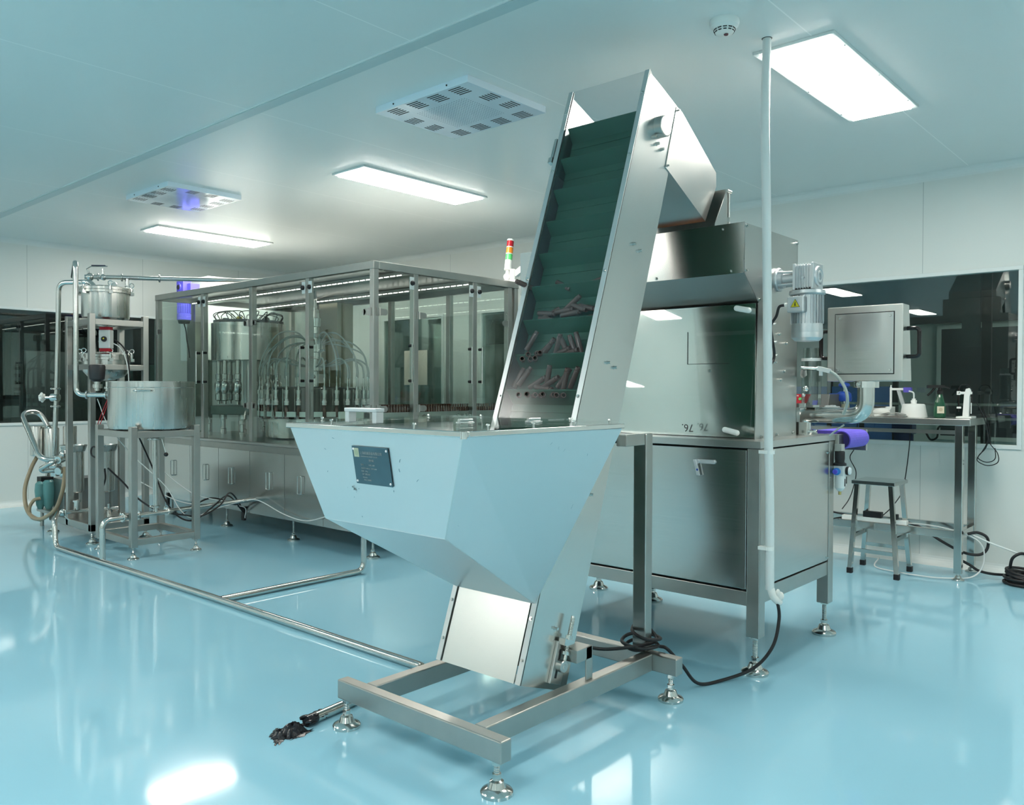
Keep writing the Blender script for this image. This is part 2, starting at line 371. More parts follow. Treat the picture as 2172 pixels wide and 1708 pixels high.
def vent(cx, cy, label):
    t = thing('ceiling_vent', label, 'ceiling vent', (cx, cy, CZ), 'square air diffusers in the ceiling')
    hx, hy, h = 0.295, 0.345, 0.035; z0 = CZ - h
    wm = mat('vent_enamel', (0.74, 0.84, 0.92), 0.10, spec=0.6, coat=0.6)
    sl = MB().box(cx - hx, cx + hx, cy - hy, cy + hy, z0, CZ); sl.cur = 1
    def grp(gx, gy, along):
        for k in range(5):
            o = (k - 2) * 0.019
            if along == 'y': sl.box(gx - 0.038, gx + 0.038, gy + o - 0.0042, gy + o + 0.0042, z0 - 0.0006, z0 + 0.001)
            else: sl.box(gx + o - 0.0042, gx + o + 0.0042, gy - 0.042, gy + 0.042, z0 - 0.0006, z0 + 0.001)
    for k in range(4):
        grp(cx - 0.235, cy + (k - 1.5) * 0.155, 'x'); grp(cx + 0.235, cy + (k - 1.5) * 0.155, 'x')
    for k in range(2):
        grp(cx + (k - 0.5) * 0.15, cy - 0.285, 'y'); grp(cx + (k - 0.5) * 0.15, cy + 0.285, 'y')
    h = sl; h.cur = 2; N = 20
    for i in range(N):
        for j in range(N):
            if abs(i - 9.5) + abs(j - 9.5) < 30:
                x = cx + (i - 9.5) * 0.0155; y = cy + (j - 9.5) * 0.0185
                h.add([(x - .003, y - .003, z0 - .0005), (x + .003, y - .003, z0 - .0005), (x + .003, y + .003, z0 - .0005), (x - .003, y + .003, z0 - .0005)], [(0, 3, 2, 1)])
    h.build('cover_plate', [wm, BLK, mat('hole_grey', (0.16, 0.24, 0.30), 0.5)], t)
    for yy in (cy - 0.2, cy + 0.2): MB().lathe((cx - hx, yy, z0 + 0.018), [(0.005, 0), (0.004, 0.003)], 10, (-1, 0, 0)).build('screw', BLK, t)
vent(3.115, 3.14, 'white square air vent with slots in ceiling just left of the elevator head')
vent(3.12, 6.21, 'white square air vent with slots in ceiling farther away, near the far lamp')
t = thing('smoke_detector', 'round white smoke detector on the ceiling beside the white conduit', 'smoke detector', (3.09, 1.60, CZ))
MB().lathe((3.10, 1.60, CZ), [(0.058, 0), (0.06, 0.012), (0.056, 0.026), (0.044, 0.034)], 32, (0, 0, -1)).build('base', WHP, t)
MB().lathe((3.10, 1.60, CZ - 0.034), [(0.044, 0), (0.036, 0.018), (0.018, 0.026), (0, 0.027)], 32, (0, 0, -1)).build('chamber', WHP, t)
b = MB()
for a in range(0, 360, 30):
    r = math.radians(a); rd = Vector((math.cos(r), math.sin(r), 0)); tg = Vector((-math.sin(r), math.cos(r), 0))
    for q, (rr, zz, w_) in enumerate(((0.0425, 0.040, 0.008), (0.0385, 0.048, 0.0065))):
        b.obox(Vector((3.10, 1.60, CZ - zz)) + rd * rr, tg, (0, 0, 1), rd, w_, 0.0018, 0.0012)
b.build('slots', BLK, t)
MB().lathe((3.095, 1.59, CZ - 0.0605), [(0.010, 0), (0.008, 0.004)], 12, (0, 0, -1)).build('indicator', mat('dark_red_lens', (0.12, 0.02, 0.03), 0.3), t)
#==OBJECTS==
# ------------------------------------------------------------------ inclined bucket elevator
EL = thing('bucket_elevator', 'tall stainless inclined elevator with green cleated belt and big blue-tinted hopper in front', 'elevator', (2.2, 1.99, 0))
YA, YB = 1.790, 2.197                     # outer faces of the body
U = Vector((0.3245, 0, 0.9459)); NN = Vector((0.9459, 0, -0.3245))   # up along the body, into its depth
P0 = Vector((2.066, 0, 0.21))
def el(s, d, y): p = P0 + U * s + NN * d; return Vector((p.x, y, p.z))   # s along, d depth
# base frame
b = MB(); b.box(1.760, 1.806, 1.600, 2.386, 0.105, 0.172); b.build('front_bar', STF, EL, 0.004)
for y0, y1 in ((1.706, 1.754), (2.232, 2.280)):
    MB().box(1.806, 2.752, y0, y1, 0.105, 0.172).build('side_bar', STF, EL, 0.004)
MB().box(2.752, 2.800, 1.600, 2.386, 0.105, 0.172).build('rear_bar', STF, EL, 0.004)
foot(1.785, 1.640, 0.105, EL); foot(1.785, 2.365, 0.105, EL); foot(2.778, 1.640, 0.105, EL); foot(2.778, 2.350, 0.105, EL)
# upright and its bracket
MB().box(2.752, 2.800, 1.740, 1.800, 0.172, 1.030).build('support_post', STF, EL, 0.004)
b = MB(); b.box(2.62, 2.752, 1.745, 1.792, 0.985, 1.030); b.build('support_bracket', STF, EL, 0.003)
b = MB(); b.box(2.285, 2.375, 1.722, 1.792, 0.245, 0.290); b.box(2.340, 2.378, 1.722, 1.728, 0.172, 0.290); b.build('lower_bracket', STF, EL, 0.002)
b = MB(); b.box(2.285, 2.375, 2.195, 2.262, 0.245, 0.290); b.box(2.340, 2.378, 2.256, 2.262, 0.172, 0.290); b.build('lower_bracket', STF, EL, 0.002)
# side panels with folded front lips
S1 = 2.404
def sidepanel(y0, y1, lip):
    prof = [(2.066, .21), (2.846, 2.487), (2.856, 2.470), (3.050, 2.392), (2.988, 2.105), (2.307, .127)]
    mb = MB(); mb.prism(prof, y0, y1)
    ya, yb = (y1, y1 + 0.022) if lip > 0 else (y0 - 0.022, y0)
    a, c, d_, e = el(0, 0, ya), el(S1, 0, ya), el(S1, 0.003, ya), el(0, 0.003, ya)
    mb.prism([(a.x, a.z), (c.x, c.z), (d_.x, d_.z), (e.x, e.z)], ya, yb)
    return mb.build('side_panel', mat('elevator_side_steel', (0.60, 0.61, 0.59), 0.25, 1, noise=0.03, nscale=(4, 4, 4), rvar=0.01), EL)
sp = sidepanel(YA, YA + 0.003, 1); sidepanel(YB - 0.003, YB, -1)
# back sheet, bottom sheet
for s0 in (.25, .9, 1.55):
    b = MB(); b.cyl(el(s0, .235, YA + .003), el(s0, .235, YB - .003), .010, 12); b.build('tie_rod', ST, EL)
b = MB(); b.poly([el(.30, .004, YB - .0045), el(.30, .252, YB - .0045), el(2.02, .252, YB - .0045), el(2.02, .004, YB - .0045)], .0012); b.build('inner_shade_sheet', mat('dull_shade_steel', (.22, .23, .24), .5, .8), EL)  # added dark sheet, shades the inner left wall and dulls a lamp glint
b = MB(); b.poly([el(0.003, .01, YA + .003), el(0.003, .255, YA + .003), el(0.003, .255, YB - .003), el(0.003, .01, YB - .003)], .002); b.build('bottom_panel', ST, EL)
# front panel of the foot, bulging slightly towards us, with top edge where the hopper ends
b = MB()
b.poly([el(0.0, -.001, YB - .03), el(0.275, -.001, YB - .03), el(0.275, -.001, YA + .03), el(0.0, -.001, YA + .03)], -.003)
b.build('front_panel', mat('front_panel_steel', (0.72, 0.71, 0.68), 0.26, 1, noise=0.04, nscale=(3, 3, 3), rvar=0.01), EL)
for y0, y1 in ((YA, YA + .022), (YB - .022, YB)):
    b = MB(); b.poly([el(0.0, -.004, y1), el(S1, -.004, y1), el(S1, -.004, y0), el(0.0, -.004, y0)], -.003)
    b.build('edge_strip', mat('edge_strip_steel', (0.62, 0.63, 0.62), 0.40, 1), EL)
screws(EL, [(el(s_, -.007, y), -NN) for s_ in (.08, .22, .45, .62, 1.02, 1.52, 2.02, 2.3) for y in (YA + .012, YB - .012)], r=.0045, h=.004)
# triangular inner gusset between the foot box and the hopper
b = MB(); b.poly([el(.275, -.002, YB - .03), el(.275, .06, YB - .03), el(.62, .06, YB - .03), el(.62, -.002, YB - .03)], .002)
b.poly([el(.275, .07, YA + .004), el(.275, .07, YB - .004), el(.75, .07, YB - .004), el(.75, .07, YA + .004)], .002); b.build('inner_chute', ST, EL)
# clear cover over the belt
b = MB(); b.poly([el(.93, -.003, YA + .02), el(S1 - .004, -.003, YA + .02), el(S1 - .004, -.003, YB - .02), el(.93, -.003, YB - .02)], .004)
b.build('clear_cover', GLT, EL)
# belt loop
DR = 0.062; DD = 0.127
top_s = (Vector((2.908, 0, 2.275)) - P0).dot(U); bot_s = 0.11
prof = []
for k in range(13):
    a = PI * k / 12
    p = P0 + U * (top_s + DR * math.sin(a)) + NN * (DD - DR * math.cos(a)); prof.append((p.x, p.z))
for k in range(13):
    a = PI * k / 12
    p = P0 + U * (bot_s - DR * math.sin(a)) + NN * (DD + DR * math.cos(a)); prof.append((p.x, p.z))
belt = MB().prism(prof, YA + .022, YB - .022).build('belt', GRN, EL)
CLEAT_S = [top_s - 0.03 - 0.1475 * k for k in range(13)]
for s_ in CLEAT_S:
    b = MB()
    y0, y1 = YA + .024, YB - .024
    base, tip = DD - DR, 0.012
    rise = 0.032
    pr = [el(s_ - .012, base, 0), el(s_ + rise, tip, 0), el(s_ + rise + .004, tip + .001, 0), el(s_ - .006, base, 0)]
    b.prism([(p.x, p.z) for p in pr], y0, y1)
    pr = [el(s_ - .040, base, 0), el(s_ - .040, base - .003, 0), el(s_ - .006, base - .003, 0), el(s_ - .006, base, 0)]
    b.prism([(p.x, p.z) for p in pr], y0, y1)
    b.build('cleat', GRN, belt)
# bearing, screws on the side
b = MB(); c = Vector((2.912, YA, 2.270)); b.lathe(c, [(.043, 0), (.043, .032), (.038, .034)], 32, (0, -1, 0)); b.build('shaft_housing', ST, EL)
screws(EL, [((x, YA, z), (0, -1, 0)) for x, z in ((2.727, 1.773), (2.771, 1.751), (2.558, 1.304), (2.602, 1.286), (2.455, .815), (2.247, .365), (2.895, 2.20), (2.93, 2.185), (2.88, 2.228))], name='bolt', h=.012)
# belt tensioner
b = MB()
pl = [el(.02, .14, YA), el(.02, .205, YA), el(.165, .205, YA), el(.165, .14, YA)]
b.prism([(p.x, p.z) for p in pl], YA - .012, YA); b.build('tensioner_plate', ST, EL, .002)
b = MB(); pl = [el(.04, .158, YA), el(.04, .170, YA), el(.14, .170, YA), el(.14, .158, YA)]; b.prism([(p.x, p.z) for p in pl], YA - .0125, YA - .0118); b.build('tensioner_slot', BLK, EL)
b = MB(); c = el(.085, .172, YA - .012); b.lathe(c, [(.021, 0), (.022, .022), (.019, .024)], 28, (0, -1, 0)); b.lathe(c + Vector((0, -.024, 0)), [(.009, 0), (.008, .002)], 6, (0, -1, 0)); b.build('bearing_boss', ST, EL)
b = MB(); a0 = el(.095, .178, YA - .026); b.cyl(a0, a0 + U * .165, .0075, 12)
for k in range(26): b.lathe(a0 + U * (.03 + .005 * k), [(.0075, 0), (.0088, .0016), (.0075, .0032)], 12, U, caps=False)
b.hexn(a0 + U * .03, .014, .012, U); b.hexn(a0 + U * .085, .014, .012, U)
c = el(.167, .172, YA - .024); b.obox(c, U, NN, (0, 1, 0), .011, .028, .014); b.build('tension_screw', STP, EL)
# latch on the left side
b = MB(); b.obox(el(2.13, .0, YB + .008), U, NN, (0, 1, 0), .045, .012, .006); b.obox(el(2.075, .0, YB + .014), U, NN, (0, 1, 0), .012, .012, .010); b.cyl(el(2.09, 0, YB + .018), el(2.17, 0, YB + .018), .004); b.build('latch', STP, EL)
# head hood reaching over the sorter
H = [(3.046, 2.388), (3.090, 2.376), (3.393, 2.181), (3.396, 2.120), (3.296, 1.948), (2.986, 2.106), (2.960, 2.118)]
b = MB(); b.prism(H, YA - .003, YA); b.prism(H, YB, YB + .003)
b.poly([(3.046, YA, 2.388), (3.090, YA, 2.376), (3.090, YB, 2.376), (3.046, YB, 2.388)], -.002)
b.poly([(3.090, YA, 2.376), (3.393, YA, 2.181), (3.393, YB, 2.181), (3.090, YB, 2.376)], -.002)
b.poly([(3.393, YA, 2.181), (3.396, YA, 2.120), (3.396, YB, 2.120), (3.393, YB, 2.181)], -.002)
b.poly([(2.986, YA, 2.106), (3.296, YA, 1.948), (3.296, YB, 1.948), (2.986, YB, 2.106)], .002)
for s0 in ((3.056, 2.375), (2.975, 2.128)): bolt(b, (s0[0], YA - .003, s0[1]), (0, -1, 0), .004, .008)
b.build('discharge_hood', ST, EL)
# hopper
ZR, ZT = 1.070, 1.086
hx0, hy0, hy1, hx1 = 1.571, 1.569, 2.417, 2.345
A = {'tfr': (hx0 + .012, hy0 + .014, ZR), 'tfl': (hx0 + .012, hy1 - .014, ZR), 'lfr': (1.636, 1.706, .772), 'lfl': (1.636, 2.281, .772),
     'br': (2.150, 1.803, .470), 'bl': (2.150, 2.184, .470)}
tr = el(.885, -.002, 0)
A['ter'] = (tr.x - .005, hy0 + .014, ZR); A['tel'] = (tr.x - .005, hy1 - .014, ZR)
q = lambda k: Vector(A[k])
b = MB(); b.poly([q('tfr'), q('tfl'), q('lfl'), q('lfr')], .003)
hop = b.build('hopper', STH, EL)
b = MB(); b.poly([q('lfr'), q('lfl'), q('bl'), q('br')], .003); b.build('hopper_floor', STH, hop)
b = MB(); b.poly([q('tfr'), q('lfr'), q('br'), q('ter')], .003); b.build('hopper_side', STH, hop)
b = MB(); b.poly([q('tfl'), q('tel'), q('bl'), q('lfl')], .003); b.build('hopper_side', STH, hop)
# welded seams of the hopper
b = MB(); b.tube([q('tfr'), q('lfr')], .0028, seg=8); b.tube([q('lfr'), q('br')], .002, seg=8); b.tube([q('lfr'), q('lfl')], .0026, seg=8); b.tube([q('tfl'), q('lfl')], .002, seg=8)
b.build('weld_seams', mat('weld_steel', (0.68, 0.68, 0.66), .35, 1), hop)
# scuffs: fine dark scratches standing on the sheet (marks of wear)
b = MB(); rnd = random.Random(3)
def onq(a, c, d, e, u, v):
    p = a.lerp(c, u); r = e.lerp(d, u); return p.lerp(r, v)
for (ka, kb, kc, kd), N, off in ((('tfr', 'ter', 'br', 'lfr'), 30, (0, -.0034, 0)), (('tfr', 'tfl', 'lfl', 'lfr'), 12, (-.0034, 0, 0))):
    for i in range(N):
        u, v = rnd.uniform(.04, .93), rnd.uniform(.06, .94); l = rnd.uniform(.004, .02); a = rnd.uniform(0, PI)
        pts = [onq(q(ka), q(kb), q(kc), q(kd), min(.97, max(.02, u + math.cos(a + .5 * t) * l * t)), min(.97, max(.02, v + math.sin(a + .5 * t) * l * t * 2))) + Vector(off) * 1.0 for t in (0, .5, 1)]
        b.tube(pts, .0006, seg=4)
b.build('scratches', mat('scuff_blue', (0.03, 0.16, 0.21), .6), hop)
rim = MB()
for a in ((hx0, hx0 + .022, hy0, hy1), (hx0 + .022, hx1, hy0, hy0 + .022), (hx0 + .022, hx1, hy1 - .022, hy1)): rim.box(*a, ZR, ZT)
rim.cyl((hx0 + .004, hy0 + .004, ZR - .004), (hx0 + .004, hy0 + .004, ZT), .010)
rim.build('hopper_rim', STM, hop, .002)
b = MB()
for a in ((hx0 + .004, hx1, hy0 + .004, hy1 - .004),): b.box(*a, ZT + .004, ZT + .009)
lid = b.build('hopper_lid', GLA, hop)
for (x, y) in ((1.70, 1.60), (1.9, 1.60), (2.10, 1.60), (2.30, 1.60), (1.7, 2.39), (1.95, 2.39), (2.2, 2.39), (1.60, 1.8), (1.60, 2.2), (2.31, 1.775), (2.31, 2.21)):
    MB().lathe((x, y, ZT), [(.004, 0), (.004, .012), (.007, .012), (.006, .016), (.003, .017)], 12).build('screw', STP, hop)
b = MB(); hy = 2.065; hw = .068; z0 = ZT + .009
b.box(1.610, 1.640, hy - hw - .010, hy - hw + .010, z0, z0 + .036); b.box(1.610, 1.640, hy + hw - .010, hy + hw + .010, z0, z0 + .036)
b.box(1.608, 1.642, hy - hw - .012, hy + hw + .012, z0 + .034, z0 + .046); b.build('lid_handle', ALU, lid, .002)
for (x, y) in ((1.80, 1.79), (2.02, 1.70)):
    b = MB(); b.box(x - .030, x + .030, y - .012, y + .012, z0, z0 + .006); b.cyl((x - .028, y, z0 + .010), (x + .028, y, z0 + .010), .006); b.build('hinge', STM, lid, .001)
# rim feet of clear bent plate round the body
b = MB(); b.box(2.20, 2.345, 1.70, 1.786, ZT + .009, ZT + .012); b.build('lid_flap', GLA, lid)
# name plate on the front of the hopper
fa, fb, fc = q('tfr'), q('tfl'), q('lfl')
fy = Vector((0, -1, 0)); fz = (Vector((hx0 + .012, 0, ZR)) - Vector((1.636, 0, .772))).normalized(); fn = Vector((fz.z * -1, 0, fz.x))
def fpt(y, z, o=0): t_ = (ZR - z) / (ZR - .772); return Vector((hx0 + .012 + (.052) * t_, y, z)) + fn * o
pc = fpt(1.988, .966, .006)
xd = Vector((0, -1, 0)); yd = fz.copy()
b = MB(); b.obox(pc, xd, yd, fn, .086, .060, .0012)
npl = b.build('name_plate', mat('nameplate_blue_grey', (0.055, 0.115, 0.145), .35, .3, noise=.25, nscale=(14, 14, 14)), hop)
o_ = pc + fn * .0016
b = MB(); b.obox(o_ - xd * .066 + yd * .040, xd, yd, fn, .012, .014, .0004); b.build('logo_patch', mat('pale_green_patch', (0.42, 0.45, 0.33), .5), npl)
b = MB(); b.lathe(o_ - xd * .066 + yd * .040 + fn * .0005, [(.009, 0), (.009, .0004)], 20, fn); b.build('logo_mark', mat('pale_green_mark', (0.32, 0.38, 0.26), .5), npl)
TX = mat('engraved_text', (0.26, 0.31, 0.32), .5)
def plate_line(s_, size, dx, dy): text_mesh(s_, size, o_ + xd * dx + yd * dy + fn * .0004, xd, yd, TX, 'plate_text', npl)
plate_line('上海机械设备有限公司', .0105, -.048, .036)
plate_line('SHANGHAI MACHINERY CO LTD', .0055, -.048, .027)
plate_line('提升机', .008, -.010, .014)
plate_line('型 号               电 压  380V', .006, -.052, .000)
plate_line('外形尺寸 1000mm   功 率 180W', .0055, -.052, -.011)
plate_line('重 量   120kg', .0055, -.052, -.020)
plate_line('出厂日期 2020', .006, -.050, -.030)
plate_line('电 话 021-', .0055, -.050, -.040)
plate_line('地 址 工业园区', .0055, -.046, -.048)
for i, j in ((-1, 1), (1, 1), (-1, -1), (1, -1)): MB().lathe(o_ + xd * (.079 * i) + yd * (.051 * j), [(.004, 0), (.003, .002)], 12, fn).build('rivet', mat('white_rivet', (0.8, 0.75, 0.75), .3), npl)
b = MB(); rr = random.Random(9)
for i in range(36):
    p = fpt(2.095 + rr.gauss(0, .010), .888 + rr.gauss(0, .005), .0036); b.lathe(p, [(rr.uniform(.0006, .0022), 0), (.0003, .0004)], 7, fn)
b.build('glue_smudge', mat('old_glue', (0.14, 0.19, 0.19), .8), hop)
# amber tubes lying on the cleats, each one a thing
tube0 = None
def tube_mesh():
    b = MB(); L = .088
    b.lathe((0, 0, 0), [(.0, 0), (.0100, 0), (.0108, .002), (.0108, L * .86), (.0088, L * .875), (.0088, L * .90), (.0098, L * .905), (.0098, L * .985), (.0094, L), (.0070, L), (.0068, L * .5)], 14, (1, 0, 0), caps=False)
    return b
def lay(y, s_, d_, yaw, tilt, label, grp):
    """y across the belt, height s_ above the cleat, yaw about vertical, tilt up"""
    global tube0
    if tube0 is None: o = tube_mesh().build('amber_tube', AMD); tube0 = o
    else: o = tube0.copy(); COL.objects.link(o)
    M = Matrix.Rotation(math.radians(yaw), 4, 'Z') @ Matrix.Rotation(-math.radians(tilt), 4, 'Y')
    p = el(s_, d_, y); o.rotation_euler = M.to_euler(); o.location = p
    tag(o, label, 'tube', grp)
rnd = random.Random(11)
def onclt(k, items, label, grp):
    s_ = CLEAT_S[k]
    for (y, h, yaw, tilt) in items:
        lay(y, s_ + (.012 if 200 < yaw else .020) + h, .060 if 200 < yaw else .034, yaw, tilt, label, grp)
G5 = 'amber tubes on the upper loaded cleat'; G6 = 'amber tubes on the second loaded cleat'; G7 = 'amber tubes on the third loaded cleat'; G8 = 'amber tubes on the lowest loaded cleat'
CL5, CL6, CL7, CL8 = 5, 6, 7, 8
onclt(CL5, [(2.165, .012, -84, -2), (2.08, .010, -90, 2), (1.90, .010, -92, 14)], 'brown plastic tube lying almost flat on the topmost loaded green cleat', G5)
onclt(CL5, [(2.06, .035, -100, -24), (2.17, .014, 150, 20)], 'brown plastic tube resting on others on the topmost loaded cleat', G5)
onclt(CL6, [(2.155, .010, -88, 2), (2.06, .010, -90, 1), (1.96, .010, -88, 3), (2.11, .030, -92, -10), (2.00, .034, -86, 8), (1.89, .012, -90, 8)], 'brown plastic tube lying across the second loaded cleat', G6)
onclt(CL6, [(2.12, .052, -90, -5), (2.03, .050, -90, 5), (1.99, .055, -80, 38), (1.92, .070, -95, -12), (1.96, .078, -100, -18), (2.10, .022, -60, 30)], 'brown plastic tube heaped on top on the second loaded cleat', G6)
onclt(CL7, [(2.165, .012, 217, 5), (2.135, .012, 224, 4), (2.105, .012, 220, 6), (2.150, .034, 222, 3), (2.115, .036, 228, 4), (2.085, .030, 220, 8)], 'open end of brown plastic tube facing out, left of third loaded cleat', G7)
onclt(CL7, [(2.045, .012, -90, -4), (2.05, .012, -80, 52), (2.07, .015, -86, 38), (1.985, .012, -76, 76), (1.95, .018, -100, 10), (1.92, .012, 76, 55), (1.885, .012, 74, 62), (1.862, .02, 72, 66), (2.14, .040, -40, 60), (1.99, .014, -96, 18)], 'brown plastic tube leaning in the heap on the third loaded cleat', G7)
onclt(CL8, [(2.150, .012, 222, 4), (2.100, .012, 217, 6), (2.082, .012, 230, 4), (2.040, .012, 224, 4), (2.022, .012, 218, 6), (1.985, .012, 226, 5), (1.960, .012, 220, 4), (1.94, .012, 227, 4)], 'open end of brown plastic tube facing out on the lowest loaded cleat', G8)
onclt(CL8, [(2.05, .035, -92, -8), (2.08, .030, -84, 28), (1.995, .03, -80, 80), (2.01, .034, -95, 25), (1.94, .03, -70, 55), (1.91, .02, -110, 70), (1.88, .03, -100, 60), (2.16, .03, -30, 62), (2.14, .04, -50, 55)], 'brown plastic tube leaning against belt on the lowest loaded cleat', G8)

# ------------------------------------------------------------------ bottle sorter with clear front, gear motor and screen
SO = thing('bottle_sorter', 'large stainless bottle sorting machine with polished front, behind the elevator', 'machine', (3.6, 2.2, 0))
SX0, SX1, SY0, SY1 = 3.25, 4.08, 1.50, 2.92
b = MB()
for (x0, x1, y0, y1) in ((SX0, SX0 + .058, SY0, SY0 + .058), (SX1 - .06, SX1, SY0, SY0 + .058), (SX0, SX0 + .058, SY1 - .058, SY1), (SX1 - .06, SX1, SY1 - .058, SY1)):
    MB().box(x0, x1, y0, y1, .158, .955).build('corner_post', STF, SO, .003)
for (x, y) in ((SX0 + .03, SY0 + .03), (SX1 - .03, SY0 + .03), (SX0 + .03, SY1 - .03), (SX1 - .03, SY1 - .03), (4.03, 2.5)):
    foot(x, y, .165, SO, 1.15)
MB().box(SX0 + .006, SX0 + .05, SY0 + .058, SY1 - .058, .287, .348).build('front_rail', STF, SO, .002)
MB().box(SX0 + .058, SX1 - .06, SY0 + .006, SY0 + .05, .300, .365).build('side_rail', STF, SO, .002)
MB().box(SX1 - .05, SX1 - .006, SY0 + .058, SY1 - .058, .287, .348).build('back_rail', STF, SO, .002)
MB().box(SX0 + .055, SX1 - .006, SY0 + .05, SY1 - .006, .352, .955).build('cabinet', DGR, SO)
b = MB(); b.box(SX0 - .004, SX1 + .004, SY0 - .004, SY1 + .004, .957, .987); b.build('table_top', ST, SO, .002)
dr = MB().box(SX0 + .002, SX0 + .02, SY0 + .062, 2.44, .358, .948).build('door', STD, SO, .002)
MB().box(SX0 + .0015, SX0 + .02, 2.45, SY1 - .062, .358, .948).build('door', STD, SO, .002)
MB().box(SX0 + .064, SX1 - .064, SY0 + .003, SY0 + .015, .374, .950).build('side_door', STB, SO, .002)
screws(SO, [((SX1 - .075, SY0 + .003, z), (0, -1, 0)) for z in (.39, .90)], r=.005, h=.005)
b = MB(); zl = .888; b.prism([(1.708, zl - .008), (1.800, zl - .008), (1.806, zl), (1.800, zl + .010), (1.708, zl + .010), (1.702, zl)], SX0 - .006, SX0 + .002, 'x')
lt = b.build('latch_plate', ALU, dr, .002)
b = MB(); b.obox((SX0 - .014, 1.788, zl - .026), (0, .25, 1), (0, 1, 0), (1, 0, 0), .036, .007, .006); b.lathe((SX0 - .004, 1.786, zl), [(.010, 0), (.010, .012)], 14, (-1, 0, 0)); b.build('latch_lever', ALU, dr, .002)
b = MB(); b.lathe((SX0 - .020, 1.782, zl - .035), [(.005, 0), (.004, .001)], 12, (-1, 0, 0)); b.build('lock_dot', CBL, dr)
# hood: upper casing
YH0, YH1 = 1.595, 2.86
P = [(3.287, 1.917), (3.845, 1.917), (3.845, .987), (3.40, .987), (3.425, 1.585), (3.283, 1.706)]
hood = MB().prism(P, YH0, YH0 + .004).build('hood_side', ST, SO)
MB().prism(P, YH1 - .004, YH1).build('hood_side', ST, SO)
b = MB(); b.box(3.284, 3.287, YH0, YH1, 1.703, 1.920); b.build('hood_front', STD, SO)
b = MB(); b.poly([(3.284, YH0, 1.704), (3.428, YH0, 1.582), (3.428, YH1, 1.582), (3.284, YH1, 1.704)], .003); b.build('hood_slope', ST, SO)
b = MB(); b.box(3.60, 3.845, YH0 + .004, YH1 - .004, 1.912, 1.917); b.box(3.842, 3.846, YH0, YH1, .99, 1.917); b.box(3.29, 3.60, 2.26, YH1 - .004, 1.912, 1.917); b.build('hood_top', ST, SO)
# polished steel front wall behind a clear hinged cover
MB().box(3.405, 3.41, YH0 + .004, YH1, .990, 1.582).build('inner_wall', STM, SO)
b = MB(); b.box(3.402, 3.405, 1.93, 1.932, 1.32, 1.47); b.box(3.402, 3.405, 1.72, 1.932, 1.32, 1.322); b.build('door_joint', BLK, SO)
cv = MB(); cv.poly([(3.335, YH0 - .01, .995), (3.385, YH0 - .01, 1.580), (3.385, YH1, 1.580), (3.335, YH1, .995)], .006)
cov = cv.build('clear_cover', GLA, SO)
for (y, z, x) in ((1.637, 1.555, 3.372), (1.665, 1.022, 3.326)):
    b = MB(); b.tube([(x - .014, y + .028, z + .006), (x - .014, y - .028, z - .006)], .0125, seg=14)
    b.sph((x - .014, y + .028, z + .006), .0125); b.sph((x - .014, y - .028, z - .006), .0125); b.cyl((x - .012, y, z), (x + .012, y, z), .008); b.build('cover_handle', WHP, cov)
for (x, y, z, d) in ((3.284, 1.70, 1.90, (-1, 0, 0)), (3.284, 1.66, 1.715, (-1, 0, 0)), (3.284, 2.03, 1.715, (-1, 0, 0)), (3.284, 2.5, 1.90, (-1, 0, 0)), (3.30, YH0, 1.905, (0, -1, 0)), (3.83, YH0, 1.90, (0, -1, 0)), (3.30, YH0, 1.715, (0, -1, 0)), (3.425, YH0, 1.60, (0, -1, 0)),
                     (3.405, 1.82, 1.29, (-1, 0, 0)), (3.46, YH0, .995, (0, -1, 0)), (3.62, YH0, .998, (0, -1, 0)), (3.80, YH0, 1.002, (0, -1, 0)), (3.60, YH0, 1.33, (0, -1, 0)), (3.64, YH0, 1.46, (0, -1, 0)), (3.70, YH0, 1.29, (0, -1, 0)), (3.56, YH0, 1.40, (0, -1, 0)), (3.66, YH0, 1.25, (0, -1, 0)), (3.72, YH0, 1.42, (0, -1, 0))):
    screws(SO, [((x, y, z), d)], name='bolt')
text_mesh('76.', .05, (3.3345, 1.86, 1.045), (0, 1, 0), (0.08, 0, -1), BLK, 'marker_writing', cov)
# chute guard of the sorter standing up under the elevator hood
b = MB(); b.prism([(3.300, 1.930), (3.408, 2.095), (3.432, 2.110), (3.440, 1.918), (3.300, 1.918)], 1.742, 1.745); b.prism([(3.437, 1.918), (3.440, 2.112), (3.443, 2.112), (3.443, 1.918)], 1.745, 2.24)
b.cyl((3.425, 1.738, 2.085), (3.425, 1.738, 1.98), .004); b.cyl((3.425, 1.738, 1.96), (3.425, 1.738, 1.92), .004); b.cyl((3.405, 1.74, 2.095), (3.442, 1.74, 2.095), .008)
b.build('chute_guard', ST, SO)
# gear motor on the side
c = Vector((3.62, YH0, 1.705)); D = Vector((0, -1, 0))
b = MB(); b.lathe(c, [(.052, 0), (.054, .010), (.050, .016)], 32, D); b.lathe(c + D * .016, [(.040, 0), (.040, .016), (.030, .020), (.030, .075), (.038, .080), (.038, .088)], 24, D)
for a in range(4):
    r = PI / 4 + a * PI / 2; b.cyl(c + D * .016 + Vector((math.cos(r) * .040, 0, math.sin(r) * .040)), c + D * .088 + Vector((math.cos(r) * .036, 0, math.sin(r) * .036)), .006, 8)
fl = b.build('drive_flange', ALU, SO)
g = c + D * .145
b = MB(); b.box(g.x - .046, g.x + .046, g.y - .030, g.y + .048, g.z - .050, g.z + .050)
for k in range(5): b.box(g.x - .052, g.x + .052, g.y - .020 + k * .012, g.y - .016 + k * .012, g.z - .055, g.z + .055)
b.box(g.x - .056, g.x + .056, g.y + .040, g.y + .052, g.z - .058, g.z + .058)
b.box(g.x - .056, g.x + .056, g.y - .042, g.y - .030, g.z - .058, g.z + .058)
